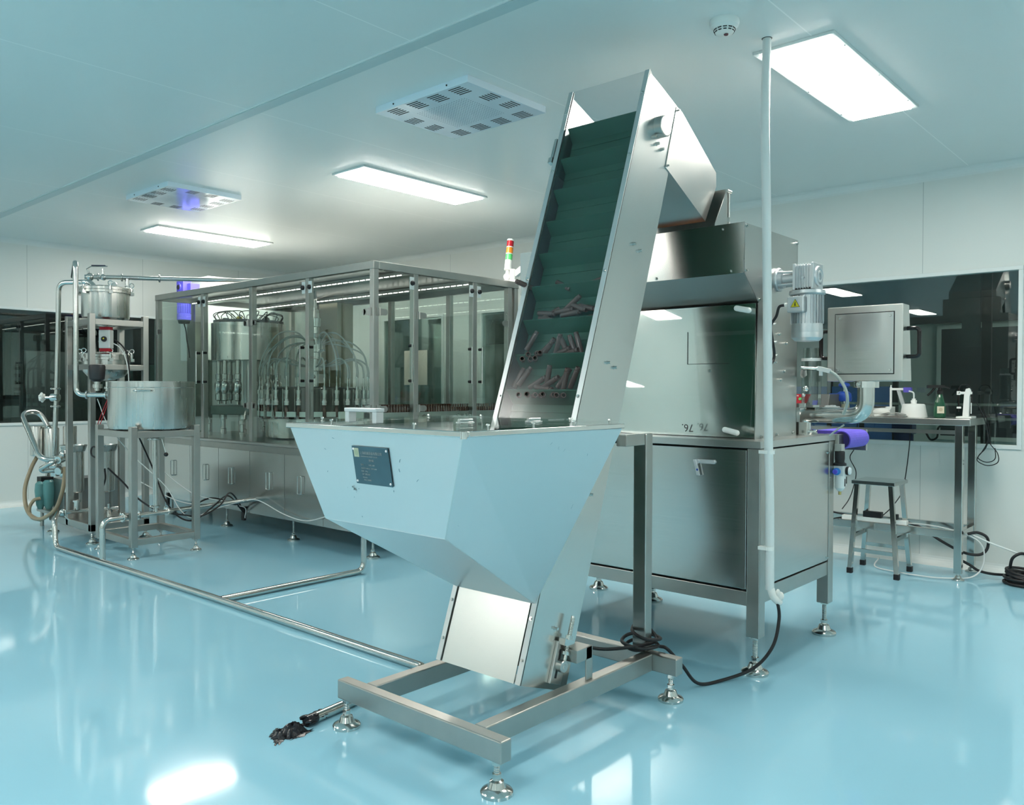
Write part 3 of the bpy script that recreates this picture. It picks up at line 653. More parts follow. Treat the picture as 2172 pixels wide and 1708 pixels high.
b.lathe((g.x, g.y - .042, g.z), [(.046, 0), (.044, .008), (.034, .009), (.034, .004), (.026, .004), (.026, .010), (.015, .011), (.014, .004)], 28, D)
b.lathe((g.x - .052, g.y + .006, g.z - .005), [(.007, 0), (.007, .006)], 6, (-1, 0, 0))
gb = b.build('gearbox', ALU, SO, .002)
m0 = Vector((g.x - .01, g.y + .002, g.z - .058))
b = MB(); dn = (0, 0, -1)
b.lathe(m0, [(.045, 0), (.076, .004), (.078, .018), (.070, .024)], 36, dn)
b.lathe(m0, [(.060, .024), (.060, .150)], 30, dn)
for k in range(30):
    a = 2 * PI * k / 30; rd = Vector((math.cos(a), math.sin(a), 0)); b.obox(m0 + rd * .064 + Vector((0, 0, -.088)), rd, (-rd.y, rd.x, 0), (0, 0, 1), .006, .0014, .062)
b.lathe(m0, [(.066, .150), (.067, .185), (.0665, .188), (.0665, .192), (.067, .195), (.066, .212), (.052, .226), (.0, .228)], 36, dn)
mo = b.build('motor', ALU, SO)
b = MB(); b.box(m0.x - .098, m0.x - .058, m0.y - .022, m0.y + .052, m0.z - .104, m0.z - .034); tb = b.build('terminal_box', ALU, mo, .005)
zc = m0.z - .066; yc = m0.y + .014; xf = m0.x - .0985
b = MB(); b.prism([(yc + .021, zc - .016), (yc, zc + .020), (yc - .021, zc - .016)], xf - .0008, xf, 'x'); b.build('warning_sticker', BLK, mo)
b = MB(); b.prism([(yc + .0185, zc - .0145), (yc, zc + .0172), (yc - .0185, zc - .0145)], xf - .0012, xf - .0008, 'x'); b.build('warning_sticker', YEL, mo)
b = MB(); b.prism([(yc + .001, zc + .010), (yc - .004, zc + .000), (yc - .0005, zc + .001), (yc - .002, zc - .006), (yc - .005, zc - .005), (yc + .001, zc - .012), (yc + .004, zc - .003), (yc + .001, zc - .004), (yc + .004, zc + .003), (yc + .0005, zc + .002)], xf - .0016, xf - .0012, 'x'); b.build('lightning_mark', BLK, mo)
b = MB(); b.cyl((m0.x - .08, m0.y + .052, m0.z - .068), (m0.x - .08, m0.y + .068, m0.z - .068), .009, 12); b.build('cable_gland', WHP, mo)
b = MB(); b.curve([(m0.x - .08, m0.y + .066, m0.z - .068), (m0.x - .085, m0.y + .092, m0.z - .075), (m0.x - .085, m0.y + .105, m0.z - .115), (m0.x - .08, YH0 - .012, m0.z - .155), (m0.x - .062, YH0 - .010, m0.z - .215), (m0.x - .045, YH0 - .012, m0.z - .275), (m0.x - .055, YH0 - .012, m0.z - .310), (3.51, YH0 - .010, 1.305)], .0062)
b.build('motor_cable', BLK, SO)
b = MB(); b.curve([(3.50, YH0 - .004, 1.66), (3.52, YH0 - .004, 1.57), (3.535, YH0 - .006, 1.50)], .003); b.build('thin_cable', BLK, SO)
for z in (1.50, 1.42, 1.36): MB().obox((3.56 + (1.5 - z) * .12, YH0 - .011, z), (1, 0, .4), (0, 1, 0), (-.4, 0, 1), .010, .008, .002).build('cable_tie', WHP, SO)
# clear cylinder, brackets behind the motor
b = MB(); b.lathe((4.00, 1.585, 1.13), [(.046, 0), (.046, .22)], 28, caps=False); b.lathe((4.00, 1.585, 1.35), [(.046, 0), (.038, .01), (.038, .06)], 28, caps=False); b.build('clear_cylinder', glass('grey_clear_tube', (.62, .68, .66), .1, .02, .5), SO)
MB().lathe((4.00, 1.585, 1.345), [(.047, 0), (.047, .014)], 28).build('cylinder_ring', WPV, SO)
b = MB(); b.box(3.96, 4.04, 1.56, 1.61, 1.118, 1.13); b.box(3.86, 3.90, 1.60, 1.62, .99, 1.12); b.build('cylinder_bracket', ST, SO)
b = MB(); b.box(3.86, 3.872, 1.55, 1.60, .99, 1.05); b.box(3.86, 3.872, 1.56, 1.60, 1.12, 1.14); b.cyl((3.86, 1.58, 1.31), (3.90, 1.50, 1.305), .006); b.sph((3.87, 1.56, 1.21), .014); b.sph((3.87, 1.57, 1.18), .009)
b.prism([(3.86, 1.30), (3.90, 1.30), (3.91, 1.275), (3.87, 1.262), (3.85, 1.275)], 1.57, 1.58); b.build('sensor_bracket', STP, SO)
b = MB(); b.obox((3.90, 1.485, 1.300), (0, -1, -.25), (1, 0, 0), (0, .25, -1), .030, .011, .010); b.cyl((3.90, 1.52, 1.308), (3.90, 1.455, 1.292), .008, 12); b.cyl((3.90, 1.50, 1.296), (3.90, 1.50, 1.272), .009, 12); b.build('hose_fitting', WPV, SO)
b = MB(); b.curve([(3.90, 1.455, 1.292), (3.90, 1.42, 1.265), (3.90, 1.385, 1.21), (3.90, 1.375, 1.15), (3.92, 1.40, 1.09)], .0075, 10); b.curve([(3.93, 1.47, .985), (3.93, 1.44, 1.01), (3.93, 1.40, 1.04)], .004); b.build('clear_hose', PVC, SO)
# screen on its bent arm
ax, ay = 4.00, 1.625
b = MB(); b.lathe((ax, ay, .987), [(.068, 0), (.070, .008), (.070, .018), (.066, .022)], 36); b.build('arm_base', STM, SO)
b = MB(); b.tube([(ax, ay, 1.0), (ax, ay, 1.082), (ax, ay - .30, 1.082), (ax, ay - .30, 1.245)], .0385, .075, 28, 12); b.build('swivel_arm', STP, SO)
b = MB(); b.lathe((ax, ay - .30, 1.215), [(.058, 0), (.058, .030)], 32); b.lathe((ax - .058, ay - .282, 1.23), [(.008, 0), (.008, .004)], 12, (-1, 0, 0)); b.build('arm_collar', STM, SO)
bx0, bx1, by0, by1, bz0, bz1 = 3.985, 4.055, 1.150, 1.492, 1.245, 1.597
b = MB(); b.prism([(bx0 - .03, bz0), (bx0 - .03, bz1), (bx1 - .01, bz1), (bx1 + .035, bz0)], by0, by1)
bxo = b.build('control_box', mat('control_box_steel', (0.60, 0.585, 0.55), .30, 1, noise=.06, nscale=(5, 5, 5), rvar=.01), SO, .004)
b = MB(); b.box(bx0 - .0305, bx0 - .029, by0 + .036, by1 - .036, bz0 + .032, bz1 - .032); b.build('panel_joint', BLK, bxo)
b = MB(); b.box(bx0 - .034, bx0 - .030, by0 + .040, by1 - .040, bz0 + .036, bz1 - .036); b.build('cover_plate', STB, bxo, .001)
for y in (by0 + .055, by1 - .055):
    for z in (bz0 + .052, bz1 - .052): MB().lathe((bx0 - .034, y, z), [(.006, 0), (.005, .003)], 14, (-1, 0, 0)).build('screw', STP, bxo)
for y, s_ in ((by0, -1), (by1, 1)):
    b = MB(); b.tube([(bx0 + .03, y, 1.487), (bx0 + .03, y + s_ * .052, 1.487), (bx0 + .03, y + s_ * .052, 1.358), (bx0 + .03, y, 1.358)], .0095, .02, 16); b.build('handle', BLG, bxo)
b = MB(); b.lathe((bx1 + .02, by0 + .03, 1.31), [(.014, 0), (.016, .02)], 16, (1, 0, 0)); b.build('push_button', BLU, bxo)
b = MB(); b.lathe((bx1 - .02, by1 - .002, 1.33), [(.03, 0), (.03, .02)], 16, (0, 1, 0)); b.build('cable_boss', BLK, bxo)
# violet belt take-off
b = MB(); pr = []
for k in range(13): a = -PI / 2 + PI * k / 12; pr.append((1.490 - math.cos(a) * .045, .955 + math.sin(a) * .045))
pr += [(1.62, 1.0), (1.62, .91)]
b.prism(pr, 4.15, 4.42, 'x'); b.build('takeoff_belt', PUR, SO)
b = MB(); b.lathe((4.149, 1.490, .955), [(.040, 0), (.040, .001)], 24, (-1, 0, 0)); b.build('belt_drum', mat('drum_black', (.03, .02, .12), .6), SO)
b = MB(); b.box(4.085, 4.15, 1.48, 1.56, .90, .985); b.box(4.42, 4.44, 1.46, 1.60, .89, 1.0); b.build('belt_bracket', STF, SO, .002)
# air regulator on the corner post
rg = Vector((4.095, 1.478, .807)); k_ = MB(); k_.box(rg.x - .022, rg.x + .022, rg.y - .026, rg.y + .022, rg.z - .024, rg.z + .026); k_.box(rg.x + .022, rg.x + .05, rg.y - .02, rg.y + .018, rg.z - .018, rg.z + .02)
reg = k_.build('air_regulator', WPV, SO, .002)
MB().lathe((rg.x, rg.y, rg.z + .026), [(.032, 0), (.032, .010), (.024, .014), (.022, .02), (.024, .034), (.024, .066), (.022, .070)], 24).build('regulator_knob', BLK, reg)
MB().box(rg.x - .022, rg.x + .022, rg.y - .016, rg.y + .018, rg.z + .098, rg.z + .132).build('regulator_bracket', ST, reg, .001)
MB().lathe((rg.x, rg.y - .002, rg.z - .024), [(.022, 0), (.024, .010), (.023, .060), (.012, .074), (.004, .078)], 24, (0, 0, -1)).build('filter_bowl', WPV, reg)
MB().lathe((rg.x + .036, rg.y, rg.z - .018), [(.018, 0), (.020, .010), (.019, .058), (.008, .066)], 20, (0, 0, -1)).build('filter_bowl', WPV, reg)
MB().lathe((rg.x, rg.y - .002, rg.z - .102), [(.007, 0), (.007, .016)], 10, (0, 0, -1)).build('drain_plug', BRS, reg)
b = MB(); b.lathe((rg.x - .022, rg.y + .004, rg.z - .002), [(.018, 0), (.018, .012), (.012, .013), (.011, .024)], 20, (-1, 0, 0)); b.build('air_fitting', mat('bright_blue', (.03, .22, .62), .35), reg)
MB().lathe((rg.x - .046, rg.y + .004, rg.z - .002), [(.012, 0), (.011, .010)], 16, (-1, 0, 0)).build('release_ring', BLU, reg)
b = MB(); b.lathe((rg.x + .02, rg.y - .026, rg.z + .0), [(.020, 0), (.022, .014)], 24, (0, -1, 0)); b.build('gauge_case', BLK, reg)
MB().lathe((rg.x + .02, rg.y - .040, rg.z), [(.020, 0), (.017, .006), (0, .008)], 24, (0, -1, 0)).build('gauge_glass', mat('gauge_face', (.7, .75, .77), .1), reg)
b = MB(); b.box(rg.x - .003, rg.x + .003, rg.y - .028, rg.y - .024, rg.z - .075, rg.z - .038); b.box(rg.x + .034, rg.x + .040, rg.y - .022, rg.y - .018, rg.z - .065, rg.z - .03); b.build('sight_window', BLK, reg)

# ------------------------------------------------------------------ white conduit hanging from the ceiling
CN = thing('conduit_pipe', 'white plastic conduit running from ceiling down the corner of the sorter', 'pipe', (3.33, 1.455, 0))
b = MB(); b.curve([(3.266, 1.461, .372), (3.262, 1.463, .75), (3.254, 1.468, 1.06), (3.243, 1.478, 1.9), (3.275, 1.502, 2.31), (3.379, 1.545, CZ)], .0182, 18); b.build('tube', WPV, CN)
MB().lathe((3.379, 1.545, CZ), [(.0225, 0), (.0205, .002)], 24, (0, 0, -1)).build('ceiling_collar', DGR, CN)
for z in (.545, .945):
    b = MB(); b.lathe((3.260, 1.464, z - .008), [(.0205, 0), (.0205, .016)], 20); b.box(3.236, 3.262, 1.464, 1.502, z - .007, z + .007); b.build('pipe_clip', WHP, CN, .001)
b = MB(); r2 = random.Random(5)
b.curve([(3.266, 1.457, .376), (3.271, 1.448, .345), (3.291, 1.435, .322), (3.306, 1.440, .318)], .016, 12); b.sph((3.293, 1.428, .345), .014, 12, (1.0, 1.2, 1.4)); b.sph((3.311, 1.438, .330), .013, 12, (1.3, 1, 1)); b.sph((3.281, 1.432, .360), .010, 12, (1, 1, 1.6))
b.build('plastic_wrap', mat('crumpled_wrap', (.78, .78, .74), .35, bump=.6, nscale=(60, 60, 60)), CN)
t = tag(centred(MB().curve([(3.273, 1.448, .350), (3.281, 1.436, .326), (3.285, 1.428, .25), (3.25, 1.44, .14), (3.20, 1.50, .05), (3.08, 1.585, .010), (2.97, 1.63, .018), (2.90, 1.66, .10), (2.83, 1.685, .176), (2.815, 1.71, .186),
    (2.79, 1.72, .19), (2.72, 1.76, .182), (2.735, 1.82, .186), (2.81, 1.83, .190), (2.83, 1.76, .194), (2.78, 1.70, .198), (2.70, 1.73, .200), (2.71, 1.82, .206), (2.80, 1.845, .212), (2.845, 1.78, .216), (2.80, 1.70, .222), (2.72, 1.72, .235), (2.735, 1.79, .25), (2.82, 1.815, .262), (2.84, 1.77, .235), (2.80, 1.72, .21),
    (2.70, 1.75, .205), (2.60, 1.83, .20), (2.48, 1.88, .235), (2.39, 1.90, .262)], .0068, 10).build('power_cable', BLK)), 'black cable looped round the foot of the elevator post and up to the conduit', 'cable')
# ------------------------------------------------------------------ glazed rotary filling machine
FM = thing('filling_machine', 'long glass-walled steel filling machine with rotary heads and hoses, left of elevator', 'machine', (4.4, 6.2, 0))
FX0, FX1, FY0, FY1 = 3.66, 5.20, 4.545, 7.865
ZB, ZC, ZR0, ZR1 = .168, .742, 2.045, 2.100
MB().box(FX0 + .003, FX1, FY0 + .003, FY1, ZB + .005, ZC - .02).build('base_cabinet', ST, FM)
b = MB(); b.box(FX0 - .012, FX1 + .01, FY0 - .012, FY1 + .01, ZC - .004, ZC + .018); b.build('table_top', ST, FM, .003)
MB().box(FX0 - .003, FX0 + .004, FY0 - .003, FY1, ZC - .055, ZC - .006).build('top_band', STF, FM)
seams = [FY0, 4.62, 5.645, 6.665, FY1]
DM = mat('filler_door_steel', (0.60, 0.60, 0.58), .22, 1, noise=.03, nscale=(2, 2, 90), rvar=.01)
for a, c in ((4.548, 4.617), (4.623, 5.13), (5.136, 5.642), (5.648, 6.155), (6.161, 6.662), (6.668, 7.17), (7.176, FY1 - .003)):
    d = MB().box(FX0 - .003, FX0 + .003, a, c, ZB, ZC - .058).build('door', DM, FM, .001)
for a, c in ((FX0 + .003, 4.42), (4.426, FX1)):
    MB().box(a, c, FY0 - .003, FY0 + .003, ZB, ZC - .058).build('side_door', DM, FM, .001)
def dhandle(y, x=FX0 - .003):
    b = MB(); r = .030
    b.tube([(x - .004, y, .45), (x - .016, y - .0, .392), (x - .016, y - .024, .388), (x - .016, y - .024, .526), (x - .016, y + .024, .526), (x - .016, y + .024, .388), (x - .016, y, .388)][1:], .0032, .008, 8)
    b.cyl((x, y, .388), (x - .017, y, .388), .004, 8); b.cyl((x, y, .526), (x - .017, y, .526), .004, 8)
    b.build('door_handle', STP, FM)
for y in (7.487, 6.887, 6.445, 5.862, 5.42, 4.88): dhandle(y)
for (x, y) in ((3.70, 7.60), (3.70, 6.60), (3.71, 5.60), (3.70, 4.60), (5.1, 4.65), (5.1, 6.2), (5.1, 7.75), (4.4, 4.65)): foot(x, y, .175, FM, 1.0)
b = MB(); b.box(FX0 - .02, FX0 + .0, 6.22, 6.26, .10, .215); b.build('cable_clamp', BLK, FM); MB().box(FX0 - .02, FX0, 7.57, 7.60, .10, .215).build('cable_clamp', BLK, FM)
# top ring
for a in ((FX0, FX0 + .05, FY0, FY1), (FX1 - .05, FX1, FY0, FY1), (FX0 + .05, FX1 - .05, FY0, FY0 + .05), (FX0 + .05, FX1 - .05, FY1 - .05, FY1)):
    MB().box(*a, ZR0, ZR1).build('top_rail', STF, FM, .003)
b = MB(); b.box(FX0 + .05, FX1 - .05, FY0 + .05, FY1 - .05, ZR1 - .008, ZR1 - .004); b.build('roof_sheet', mat('roof_sheet_steel', (.66, .66, .64), .33, 1), FM)
b = MB(); b.box(FX0 + .05, FX1 - .05, FY0 + .05, FY1 - .05, ZR1 - .014, ZR1 - .010); b.build('roof_shade_sheet', mat('roof_shade_steel', (.26, .27, .26), .3, .9), FM)  # added dark sheet that darkens the roof underside as seen from below
PW = .046
YP = [FY0 + .003, 5.325, 6.130, 6.935, 7.815]
for i, y in enumerate(YP):
    MB().box(FX0 + .003, FX0 + .003 + PW, y, y + PW, ZC + .018, ZR0).build('post', STF, FM, .002)
    if i < 4: MB().box(FX1 - .05, FX1 - .004, y, y + PW, ZC + .018, ZR0).build('post', STF, FM, .002)
MB().box(FX1 - .05, FX1 - .004, 7.815, 7.86, ZC + .018, ZR0).build('post', STF, FM, .002)
XP = [4.035, 4.655, 5.07]
for x in XP:
    MB().box(x, x + PW, FY0 + .003, FY0 + .003 + PW, ZC + .018, ZR0).build('post', STF, FM, .002)
def gdoor(x0, y0, x1, y1, hinge_first, name='glass_door'):
    """glass leaf in a steel edge, hinges on the first side, bar handle on the other"""
    v = Vector((x1 - x0, y1 - y0, 0)); L = v.length; v.normalize(); n = Vector((-abs(v.y), -abs(v.x), 0)).normalized()
    a = Vector((x0, y0, 0)); z0, z1 = ZC + .025, ZR0 - .006
    p = MB(); p.poly([a + v * .004 + Vector((0, 0, z0)), a + v * (L - .004) + Vector((0, 0, z0)), a + v * (L - .004) + Vector((0, 0, z1)), a + v * .004 + Vector((0, 0, z1))], .005)
    o = p.build(name, GLE2, FM)
    hs, os_ = (.0, L) if hinge_first else (L, .0)
    sg = 1 if hinge_first else -1
    for z in (1.06, 1.745):
        h = MB(); c = a + v * (hs + sg * .030) + n * .008 + Vector((0, 0, z)); h.obox(c, v, (0, 0, 1), n, .024, .022, .005)
        h.lathe(c + v * (sg * .022) - n * .004, [(.022, 0), (.022, .009)], 16, n)
        c2 = a + v * (hs - sg * .008) + n * .006 + Vector((0, 0, z)); h.obox(c2, v, (0, 0, 1), n, .014, .028, .005); h.cyl(c2 + v * (sg * .014) + Vector((0, 0, -.028)) + n * .004, c2 + v * (sg * .014) + Vector((0, 0, .028)) + n * .004, .005, 8)
        h.build('hinge', STF, o)
    h = MB(); c = a + v * (os_ - sg * .035) + n * .028; h.cyl(c + Vector((0, 0, 1.245)), c + Vector((0, 0, 1.535)), .0065, 10)
    h.build('bar_handle', STP, o)
    for z in (1.262, 1.518): MB().cyl(c + Vector((0, 0, z)), c - n * .035 + Vector((0, 0, z)), .011, 10).build('handle_standoff', BLK, o)
    h = MB(); c = a + v * (os_ - sg * .020) + Vector((0, 0, 1.975)) + n * .004; h.obox(c, v, (0, 0, 1), n, .020, .045, .003); o2 = h.build('catch_plate', TRM, o)
    h = MB(); h.lathe(c + n * .004, [(.019, 0), (.017, .014), (.010, .018)], 8, n); h.build('catch_knob', BLK, o)
    return o
xg = FX0 + .006
gdoor(xg, YP[0] + PW, xg, YP[1], True); gdoor(xg, YP[1] + PW, xg, YP[2], False); gdoor(xg, YP[2] + PW, xg, YP[3], True); gdoor(xg, YP[3] + PW, xg, YP[4], False)
yg = FY0 + .006
gdoor(FX0 + .003 + PW, yg, XP[0], yg, True); gdoor(XP[0] + PW, yg, XP[1], yg, True); gdoor(XP[1] + PW, yg, XP[2], yg, False)
for i in range(4):
    p = MB().box(FX1 - .03, FX1 - .025, YP[i] + PW, YP[i + 1], ZC + .025, ZR0 - .006); p.build('back_glass', GLE2, FM)
p = MB().box(FX0 + .05, FX1 - .05, FY1 - .03, FY1 - .025, ZC + .025, ZR0 - .006); p.build('end_glass', GLE2, FM)
# cross beams with light strips under the roof
for x in (4.05, 4.75): MB().box(x, x + .09, FY0 + .05, FY1 - .05, ZR0 - .002, ZR0 + .035).build('roof_beam', STF, FM, .002)
for x in (4.00, 4.70):
    b = MB()
    for k in range(44): b.box(x, x + .006, 4.65 + k * .072, 4.70 + k * .072, ZR0 - .006, ZR0)
    b.build('led_strip', mat('led_strip_white', (.9, .9, .85), .4, emit=(1, .97, .9), estr=4), FM)
# --- rotary capping head: drum with hanging spindles
def ringpts(c, r, n, ph=0): return [(c[0] + r * math.cos(ph + 2 * PI * k / n), c[1] + r * math.sin(ph + 2 * PI * k / n), 2 * PI * k / n + ph) for k in range(n)]
C1 = (4.40, 7.42); C2 = (4.40, 6.30)
b = MB(); b.lathe((C1[0], C1[1], 1.475), [(.350, 0), (.355, .004), (.355, .365), (.335, .372), (.05, .374)], 64, caps=False); b.lathe((C1[0], C1[1], 1.478), [(.0, 0), (.350, 0)], 64, caps=False)
drum = b.build('capping_drum', STC, FM)
b = MB(); b.lathe((C1[0], C1[1], 1.85), [(.335, 0), (.335, .02), (0, .02)], 48); b.build('drum_lid', DGR, drum)
for k, (x, y, a) in enumerate(ringpts(C1, .30, 16)):
    b = MB(); b.curve([(x, y, 1.86), (x + .03 * math.cos(a), y + .03 * math.sin(a), 1.93), (C1[0] + .22 * math.cos(a + .3), C1[1] + .22 * math.sin(a + .3), 1.955), (C1[0] + .12 * math.cos(a + .4), C1[1] + .12 * math.sin(a + .4), 1.88)], .0045, 6, 5); b.build('air_hose', BLK, drum)
for k, (x, y, a) in enumerate(ringpts(C1, .22, 5)): MB().box(x - .02, x + .02, y - .02, y + .02, 1.87, 1.90).build('solenoid', YEL if k % 3 == 0 else DGR, drum)
sp0 = None
for k, (x, y, a) in enumerate(ringpts(C1, .285, 12, .15)):
    if sp0 is None:
        b = MB(); b.lathe((x, y, 1.475), [(.022, 0), (.022, .13), (.029, .135), (.029, .18), (.024, .185), (.024, .20), (.036, .215), (.040, .24), (.039, .285), (.028, .312), (.024, .318), (.033, .326), (.032, .385), (.024, .392), (.014, .395), (.014, .425)], 20, (0, 0, -1))
        sp0 = b.build('capping_spindle', STP, drum); base = (x, y)
    else:
        o = sp0.copy(); COL.objects.link(o); o.location = sp0.location + Vector((x - base[0], y - base[1], 0))
for i, (n_, dy) in enumerate((('11', .155), ('12', .055), ('1', -.055), ('2', -.155))):
    yy = C1[1] + dy; xx = C1[0] - math.sqrt(.3555 ** 2 - dy ** 2) - .0015
    text_mesh(n_, .030, (xx, yy, 1.492), (0, -1, 0), (0, 0, 1), BLK, 'drum_number', drum)
MB().lathe((C1[0], C1[1], .76), [(.10, 0), (.10, .72)], 28).build('centre_column', ST, FM)
b = MB(); b.lathe((C1[0], C1[1], .955), [(.36, 0), (.36, .075), (.34, .08), (0, .08)], 40); b.lathe((C1[0], C1[1], .95), [(0, 0), (.36, 0)], 40, caps=False); b.build('star_plate', mat('green_grey_plastic', (.10, .15, .13), .4), FM)
for x, y, a in ringpts(C1, .27, 7, .4): MB().lathe((x, y, .76), [(.030, 0), (.030, .05), (.022, .055), (.022, .14), (.034, .145), (.034, .19)], 16).build('star_support', STP, FM)
# --- rotary filling turret
b = MB(); b.lathe((C2[0], C2[1], .775), [(.43, 0), (.43, .14)], 56); b.lathe((C2[0], C2[1], .915), [(.0, 0), (.475, 0), (.475, .018), (.40, .02)], 56, caps=False); tur = b.build('turret_base', STC, FM)
b = MB(); b.lathe((C2[0], C2[1], .762), [(.30, 0), (.30, .015)], 40); b.build('turret_plinth', BLK, FM)
N = 28
for k in range(N):
    a0 = 2 * PI * k / N + .03; a1 = 2 * PI * (k + 1) / N - .035
    b = MB(); pr = []
    for j in range(5): a = a0 + (a1 - a0) * j / 4; pr.append((C2[0] + .505 * math.cos(a), C2[1] + .505 * math.sin(a)))
    for j in range(5): a = a1 - (a1 - a0) * j / 4; pr.append((C2[0] + .455 * math.cos(a), C2[1] + .455 * math.sin(a)))
    b.prism(pr, .962, 1.005, 'z'); b.build('guide_block', mat('pale_green_plastic', (.62, .72, .67), .4), tur)
MB().lathe((C2[0], C2[1], .93), [(.0, 0), (.44, 0), (.44, .012), (0, .012)], 48, caps=False).build('bottle_plate', STP, tur)
MB().lathe((C2[0], C2[1], .95), [(.36, 0), (.36, .26), (.33, .27), (0, .27)], 48, caps=False).build('turret_core', mat('turret_dark', (.12, .12, .11), .35, .8), tur)
MB().lathe((C2[0], C2[1], 1.2), [(.035, 0), (.035, .16), (.06, .165), (.06, .20), (.03, .205), (.03, .27), (.055, .275), (.055, .33), (.07, .335), (.072, .46), (.05, .465), (.045, .50), (.03, .505), (.03, .56), (.05, .565), (.052, .64), (.038, .645), (.034, .72), (.018, .725), (.016, .89)], 28).build('manifold_column', STP, tur)
noz0 = None; bot0 = None; dx0 = None
G_T = 'amber bottles under the filling nozzles'
def bottle_mesh(r, h):
    b = MB(); b.lathe((0, 0, 0), [(.0, 0), (r * .9, 0), (r, r * .15), (r, h * .68), (r * .55, h * .80), (r * .5, h * .84), (r * .62, h * .85), (r * .62, h * .99), (r * .45, h)], 16)
    return b
for k in range(N):
    a = 2 * PI * (k + .0) / N + 0; x, y = C2[0] + .482 * math.cos(a), C2[1] + .482 * math.sin(a)
    if noz0 is None:
        b = MB(); b.lathe((x, y, 1.115), [(.020, 0), (.020, .045), (.026, .046), (.026, .075), (.012, .078), (.012, .11), (.0055, .112), (.0055, .22)], 14)
        b.cyl((x - .03, y + .012, .95), (x - .03, y + .012, 1.2), .005, 8)
        noz0 = b.build('filling_nozzle', STP, tur); nb = (x, y)
        cap0 = MB().lathe((x, y, 1.062), [(.018, 0), (.019, .014), (.015, .017), (.020, .022), (.020, .034), (.015, .038), (.015, .054)], 16).build('nozzle_seal', WHP, tur)
        bot0 = bottle_mesh(.017, .130).build('amber_bottle', AMB); bot0.location = (x, y, .9425); ob = bot0
    else:
        for s_ in (noz0, cap0):
            o = s_.copy(); COL.objects.link(o); o.location = s_.location + Vector((x - nb[0], y - nb[1], 0))
        ob = bot0.copy(); COL.objects.link(ob); ob.location = (x, y, .9425)
    tag(ob, 'amber bottle under a nozzle in the ring of the filling turret', 'bottle', G_T)
    # hose from manifold to nozzle
    ca, sa = math.cos(a), math.sin(a)
    hi = 1.68 + .05 * math.sin(3 * a); m = .30 + .03 * math.sin(5 * a)
    if k % 2 == 0:
        pts = [(C2[0] + .06 * ca, C2[1] + .06 * sa, 1.60), (C2[0] + m * .5 * ca, C2[1] + m * .5 * sa, hi - .02), (C2[0] + m * ca, C2[1] + m * sa, hi - .04), (C2[0] + .44 * ca, C2[1] + .44 * sa, 1.52), (x, y, 1.38), (x, y, 1.31)]
    else:
        pts = [(C2[0] + .06 * ca, C2[1] + .06 * sa, 1.40), (C2[0] + .2 * ca, C2[1] + .2 * sa, 1.42), (C2[0] + .36 * ca, C2[1] + .36 * sa, 1.47), (C2[0] + .46 * ca, C2[1] + .46 * sa, 1.42), (x, y, 1.34), (x, y, 1.30)]
    MB().curve(pts, .0075, 8, 6).build('filling_hose', PVC, tur)
b = MB(); b.cyl((C2[0] - .04, C2[1], 1.31), (C2[0] - .1, C2[1] - .12, 1.31), .012, 8); b.cyl((C2[0], C2[1], 1.55), (C2[0] + .02, C2[1] - .12, 1.55), .010, 8); b.sph((C2[0] - .1, C2[1] - .12, 1.31), .02); b.build('manifold_valve', STP, tur)
# columns, motor housing behind
MB().box(4.83, 5.02, 6.55, 6.85, .76, 2.04).build('drive_column', mat('aged_bronze_panel', (.30, .28, .20), .3, .9), FM, .004)
b = MB(); b.box(4.86, 4.98, 6.98, 7.10, .76, 2.04); b.build('rear_column', STF, FM)
for (x, y) in ((4.0, 6.86), (3.90, 7.28), (3.93, 7.7)):
    b = MB(); b.lathe((x, y, .76), [(.03, 0), (.03, .04), (.018, .045), (.018, .11), (.028, .115), (.028, .15)], 16); b.build('guide_support', STP, FM)
b = MB(); b.box(3.86, 4.02, 7.50, 7.60, .80, .93); b.build('switch_box', TRM, FM); MB().lathe((3.86, 7.55, .865), [(.03, 0), (.025, .03)], 8, (-1, 0, 0)).build('switch_knob', BLK, FM)
# infeed conveyor with guide rails
b = MB(); b.box(3.72, 5.12, 4.600, 4.725, .93, .985); cvb = b.build('infeed_conveyor', mat('conveyor_top', (.50, .52, .50), .35, .6), FM)
for y in (4.596, 4.729): MB().box(3.72, 5.12, y - .003, y + .003, .960, 1.032).build('guide_rail', ST, cvb)
MB().box(3.70, 4.00, 4.720, 5.3, .93, .98).build('transfer_plate', ST, FM); MB().box(3.70, 4.02, 5.0, 5.006, .98, 1.03).build('guide_rail', mat('pale_green_plastic', (1, 1, 1)), FM)
for x in (3.95, 4.6, 5.0): MB().cyl((x, 4.66, .76), (x, 4.66, .93), .02, 12).build('conveyor_leg', STP, FM)
for x in (4.08, 4.16, 4.52, 4.60, 4.66):
    b = MB(); b.cyl((x, 4.588, 1.0), (x, 4.570, 1.0), .008, 10); b.lathe((x, 4.570, 1.0), [(.014, 0), (.012, .012)], 10, (0, -1, 0)); b.build('rail_knob', STP, FM)
inb = None
G_I = 'amber bottles queuing in the infeed conveyor'
for row, (y, x0, x1) in enumerate(((4.622, 3.78, 5.10), (4.648, 3.793, 4.55), (4.674, 3.78, 4.50), (4.700, 3.793, 4.45))):
    n = int((x1 - x0) / .0262)
    for k in range(n):
        if inb is None: inb = bottle_mesh(.0125, .104).build('amber_bottle', AMB); o = inb
        else: o = inb.copy(); COL.objects.link(o)
        o.location = (x0 + .0262 * k, y, .985)
        tag(o, ['small amber bottle in the front file of the infeed conveyor queue', 'small amber bottle in the second file of the infeed conveyor queue', 'small amber bottle in the third file of the infeed conveyor queue', 'small amber bottle in the rearmost file of the infeed conveyor queue'][row], 'bottle', G_I + ', file %s' % ['one', 'two', 'three', 'four'][row])
